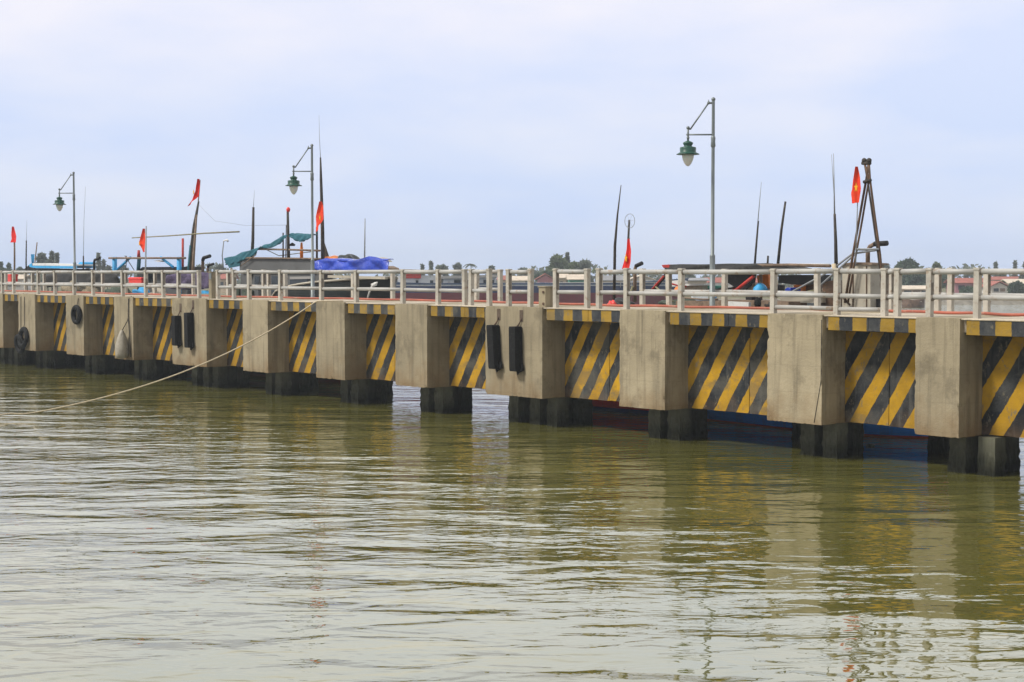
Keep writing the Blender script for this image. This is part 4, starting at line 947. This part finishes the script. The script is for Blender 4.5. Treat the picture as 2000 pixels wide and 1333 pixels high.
ts = [(1092, 500, 52, 285, 'big rounded tree left in the clump beyond the pier gap', LM, 'round', 1.6), (1108, 496, 26, 290, 'tall pointed tree topping the clump beyond the pier gap', LG, 'conifer', 1.4), (1122, 512, 36, 280, 'middle low tree of the clump beyond the pier gap', LM, 'round', 1.3),
      (1142, 511, 34, 288, 'right tree of the clump beyond the pier gap', LG, 'round', 1.3), (1065, 530, 46, 275, 'low dark bush tree at the left foot of the clump', LD, 'round', 1.3),
      (1166, 517, 22, 270, 'small shaggy palm tree right of the clump', LM, 'palm', 1),
      (860, 515, 26, 300, 'round tree above the white wheelhouse', LG, 'round', 1), (842, 512, 10, 305, 'thin pointed tree left of the round one above the wheelhouse', LG, 'conifer', 1), (892, 514, 20, 310, 'loose small tree right of the white wheelhouse roof', LG, 'round', .8), (918, 507, 24, 290, 'shaggy palm tree above the railing post', LG, 'palm', 1),
      (825, 518, 10, 315, 'tiny pointed tree far behind the vessel', LG, 'conifer', .7), (872, 522, 12, 315, 'tiny low tree between the round and loose trees', LG, 'conifer', .7),
      (82, 494, 24, 270, 'left taller tree of the pair behind the left canopy', LG, 'round', 1.4), (102, 493, 22, 275, 'spiky tree of the pair behind the left canopy', LG, 'conifer', 1.6), (112, 496, 14, 280, 'slim tree right of the spiky one behind the canopy', LG, 'conifer', 1), (94, 508, 26, 268, 'low tree between the pair behind the left canopy', LG, 'round', 1.1),
      (2, 514, 22, 300, 'dark tree at the left frame edge', LD, 'conifer', 1.2), (18, 516, 16, 305, 'second dark tree from the left frame edge', LD, 'conifer', 1.2), (40, 522, 16, 310, 'low dark tree behind the leftmost flag pole', LD, 'round', 1), (-14, 512, 24, 300, 'dark tree just outside the left edge', LD, 'conifer', 1.1), (10, 524, 30, 296, 'low dark bush behind the leftmost house', LD, 'round', 1),
      (193, 496, 18, 290, 'pale feathery tree right of the black exhaust pipe', LG, 'conifer', .8), (203, 510, 14, 292, 'lower pale feathery tree right of the black exhaust pipe', LG, 'conifer', .8), (210, 518, 16, 285, 'small bush tree left of the blue gantry', LG, 'round', .8), (172, 521, 14, 300, 'tiny tree right of the leftmost lamp', LG, 'conifer', .8),
      (430, 516, 22, 300, 'pale tree behind the teal awning flap', LG, 'round', 1), (240, 518, 22, 295, 'low pale tree behind the blue gantry post', LG, 'round', .9),
      (1772, 510, 46, 275, 'dark dome shaped tree behind the right railing', LD, 'round', 1.8), (1788, 532, 56, 262, 'broad dark bush below the dome shaped tree', LD, 'round', 1.8), (1830, 512, 18, 280, 'small tree right of the dark dome shaped tree', LM, 'round', 1), (1726, 518, 30, 290, 'tree behind the right leg of the rusty frame', LG, 'round', 1.2), (1850, 535, 30, 275, 'dark leafy tree left of the pink house', LD, 'round', 1.2),
      (1890, 567, 34, 240, 'round shrub before the pink house', LD, 'round', 1.2), (1988, 557, 40, 238, 'round dark shrub at the right edge', LD, 'round', 1.3), (1944, 514, 12, 310, 'tiny pointed tree above the right railing', LG, 'conifer', .7), (1982, 512, 14, 305, 'thin tree near the right frame edge', LG, 'conifer', .8), (2002, 512, 20, 300, 'leafy tree cut by the right frame edge', LG, 'round', 1), (1958, 536, 30, 305, 'green tree behind the long white house', LD, 'round', 1), (1888, 526, 18, 315, 'small tree over the pink house roof', LG, 'conifer', .7),
      (1345, 532, 30, 290, 'low tree left of the right lamp beyond the boats', LG, 'round', 1), (1640, 530, 30, 290, 'low tree behind the pale wheelhouse', LG, 'round', 1), (960, 520, 20, 310, 'low tree left of the railing gap', LG, 'round', .8), (1020, 526, 26, 312, 'low tree behind the railing gap', LG, 'round', .8)]
for px, yt, w, dep, lb, mt, kd, dn in ts: tree(px, yt, w, dep, lb, mt, kd, None, dn)
# far tree line closing the horizon: leaf mass nobody could count
mb = MB(); rr = random.Random(5)
for k in range(9000):
    lat = rr.uniform(-190, 190); hgt = 3.0 + 1.6 * math.sin(lat * .11) * math.sin(lat * .037 + 1) + .9 * math.sin(lat * .43)
    leaf(mb, BK(lat, rr.uniform(345, 362), 1.0 + rr.random() ** .8 * max(1.2, hgt)), rr.uniform(.5, 1.0), rr)
tag(mb.build('distant_wood', M['leaf_grey']), 'low grey green tree line along the horizon behind the houses', 'wood', kind='stuff')

# ------------------------------------------------------------------ haze
hm = bpy.data.materials.new('river_haze'); hm.use_nodes = True; ht = hm.node_tree; ht.nodes.remove(ht.nodes['Principled BSDF'])
hv = ht.nodes.new('ShaderNodeVolumePrincipled'); hv.inputs['Color'].default_value = (.86, .93, 1.0, 1); hv.inputs['Density'].default_value = .00062; hv.inputs['Anisotropy'].default_value = 0.0
ht.links.new(hv.outputs[0], ht.nodes['Material Output'].inputs['Volume'])
mb = MB(); mb.box((-570, -200, -3), (160, 570, 14)); tag(mb.build('haze', hm), 'thin pale haze over the river', 'haze', kind='stuff')

# ------------------------------------------------------------------ light
SUN = Vector((-.35, -.85, 1.05)).normalized()
sd = bpy.data.lights.new('sun', 'SUN'); so = bpy.data.objects.new('sun', sd); COL.objects.link(so)
sd.energy = 3.2; sd.angle = math.radians(12); sd.color = (1.0, .95, .86)
so.rotation_euler = (-SUN).to_track_quat('-Z', 'Y').to_euler()
w = bpy.data.worlds.new('World'); scene.world = w; w.use_nodes = True; nt = w.node_tree
bg = nt.nodes['Background']; bg.inputs['Strength'].default_value = .1
sky = nt.nodes.new('ShaderNodeTexSky'); sky.sky_type = 'NISHITA'; sky.sun_disc = False
sky.sun_elevation = math.asin(SUN.z); sky.sun_rotation = math.atan2(SUN.x, SUN.y)
def wn(k, **kw):
    x = nt.nodes.new(k)
    for a, v in kw.items(): setattr(x, a, v)
    return x
tc = wn('ShaderNodeTexCoord'); sp = wn('ShaderNodeSeparateXYZ'); nt.links.new(tc.outputs['Generated'], sp.inputs[0])
rp = wn('ShaderNodeValToRGB'); nt.links.new(sp.outputs[2], rp.inputs[0])
cr = rp.color_ramp; cr.elements[0].position = 0.0; cr.elements[0].color = (.066, .077, .101, 1)
cr.elements[1].position = 1.0; cr.elements[1].color = (.105, .104, .103, 1)
for pos, c in ((.06, (.074, .082, .102)), (.13, (.084, .088, .104)), (.175, (.089, .091, .105)), (.215, (.165, .166, .166)), (.32, (.200, .198, .192)), (.42, (.130, .128, .125)), (.6, (.110, .108, .106))):
    e = cr.elements.new(pos); e.color = (*c, 1)
mp = wn('ShaderNodeMapping'); mp.inputs['Scale'].default_value = (1.0, 1.0, 3.4); nt.links.new(tc.outputs['Generated'], mp.inputs[0])
nz = wn('ShaderNodeTexNoise'); nz.inputs['Scale'].default_value = 4.2; nz.inputs['Detail'].default_value = 6; nz.inputs['Roughness'].default_value = .5; nt.links.new(mp.outputs[0], nz.inputs['Vector'])
mr = wn('ShaderNodeMapRange'); mr.inputs[1].default_value = .36; mr.inputs[2].default_value = .66; nt.links.new(nz.outputs['Fac'], mr.inputs[0])
tint = wn('ShaderNodeMix', data_type='RGBA'); tint.inputs[6].default_value = (.885, .94, 1.025, 1); tint.inputs[7].default_value = (1.12, 1.07, 1.01, 1); nt.links.new(mr.outputs[0], tint.inputs[0])
ml = wn('ShaderNodeMix', data_type='RGBA', blend_type='MULTIPLY'); ml.inputs[0].default_value = 1; nt.links.new(rp.outputs[0], ml.inputs[6]); nt.links.new(tint.outputs[2], ml.inputs[7])
sc_ = wn('ShaderNodeVectorMath', operation='SCALE'); sc_.inputs['Scale'].default_value = 100.0; nt.links.new(ml.outputs[2], sc_.inputs[0])
# sky brightness shaped by direction: full ahead, dimmed behind to darken the side faces
dt = wn('ShaderNodeVectorMath', operation='DOT_PRODUCT'); dt.inputs[1].default_value = VH; nt.links.new(tc.outputs['Generated'], dt.inputs[0])
wr = wn('ShaderNodeMapRange', interpolation_type='SMOOTHSTEP'); wr.inputs[1].default_value = -.35; wr.inputs[2].default_value = .85; wr.inputs[3].default_value = 56.0; wr.inputs[4].default_value = 100.0
nt.links.new(dt.outputs['Value'], wr.inputs[0]); nt.links.new(wr.outputs[0], sc_.inputs['Scale'])
mx = wn('ShaderNodeMix', data_type='RGBA'); mx.inputs[0].default_value = .90; nt.links.new(sky.outputs[0], mx.inputs[6]); nt.links.new(sc_.outputs[0], mx.inputs[7])
nt.links.new(mx.outputs[2], bg.inputs['Color'])

scene.view_settings.view_transform = 'Standard'; scene.view_settings.look = 'None'
scene.view_settings.exposure = 0.0; scene.view_settings.gamma = 1.0; scene.view_settings.use_curve_mapping = False
scene.render.resolution_x = 1024; scene.render.resolution_y = 682
scene.cycles.use_denoising = True
scene.cycles.max_bounces = 8
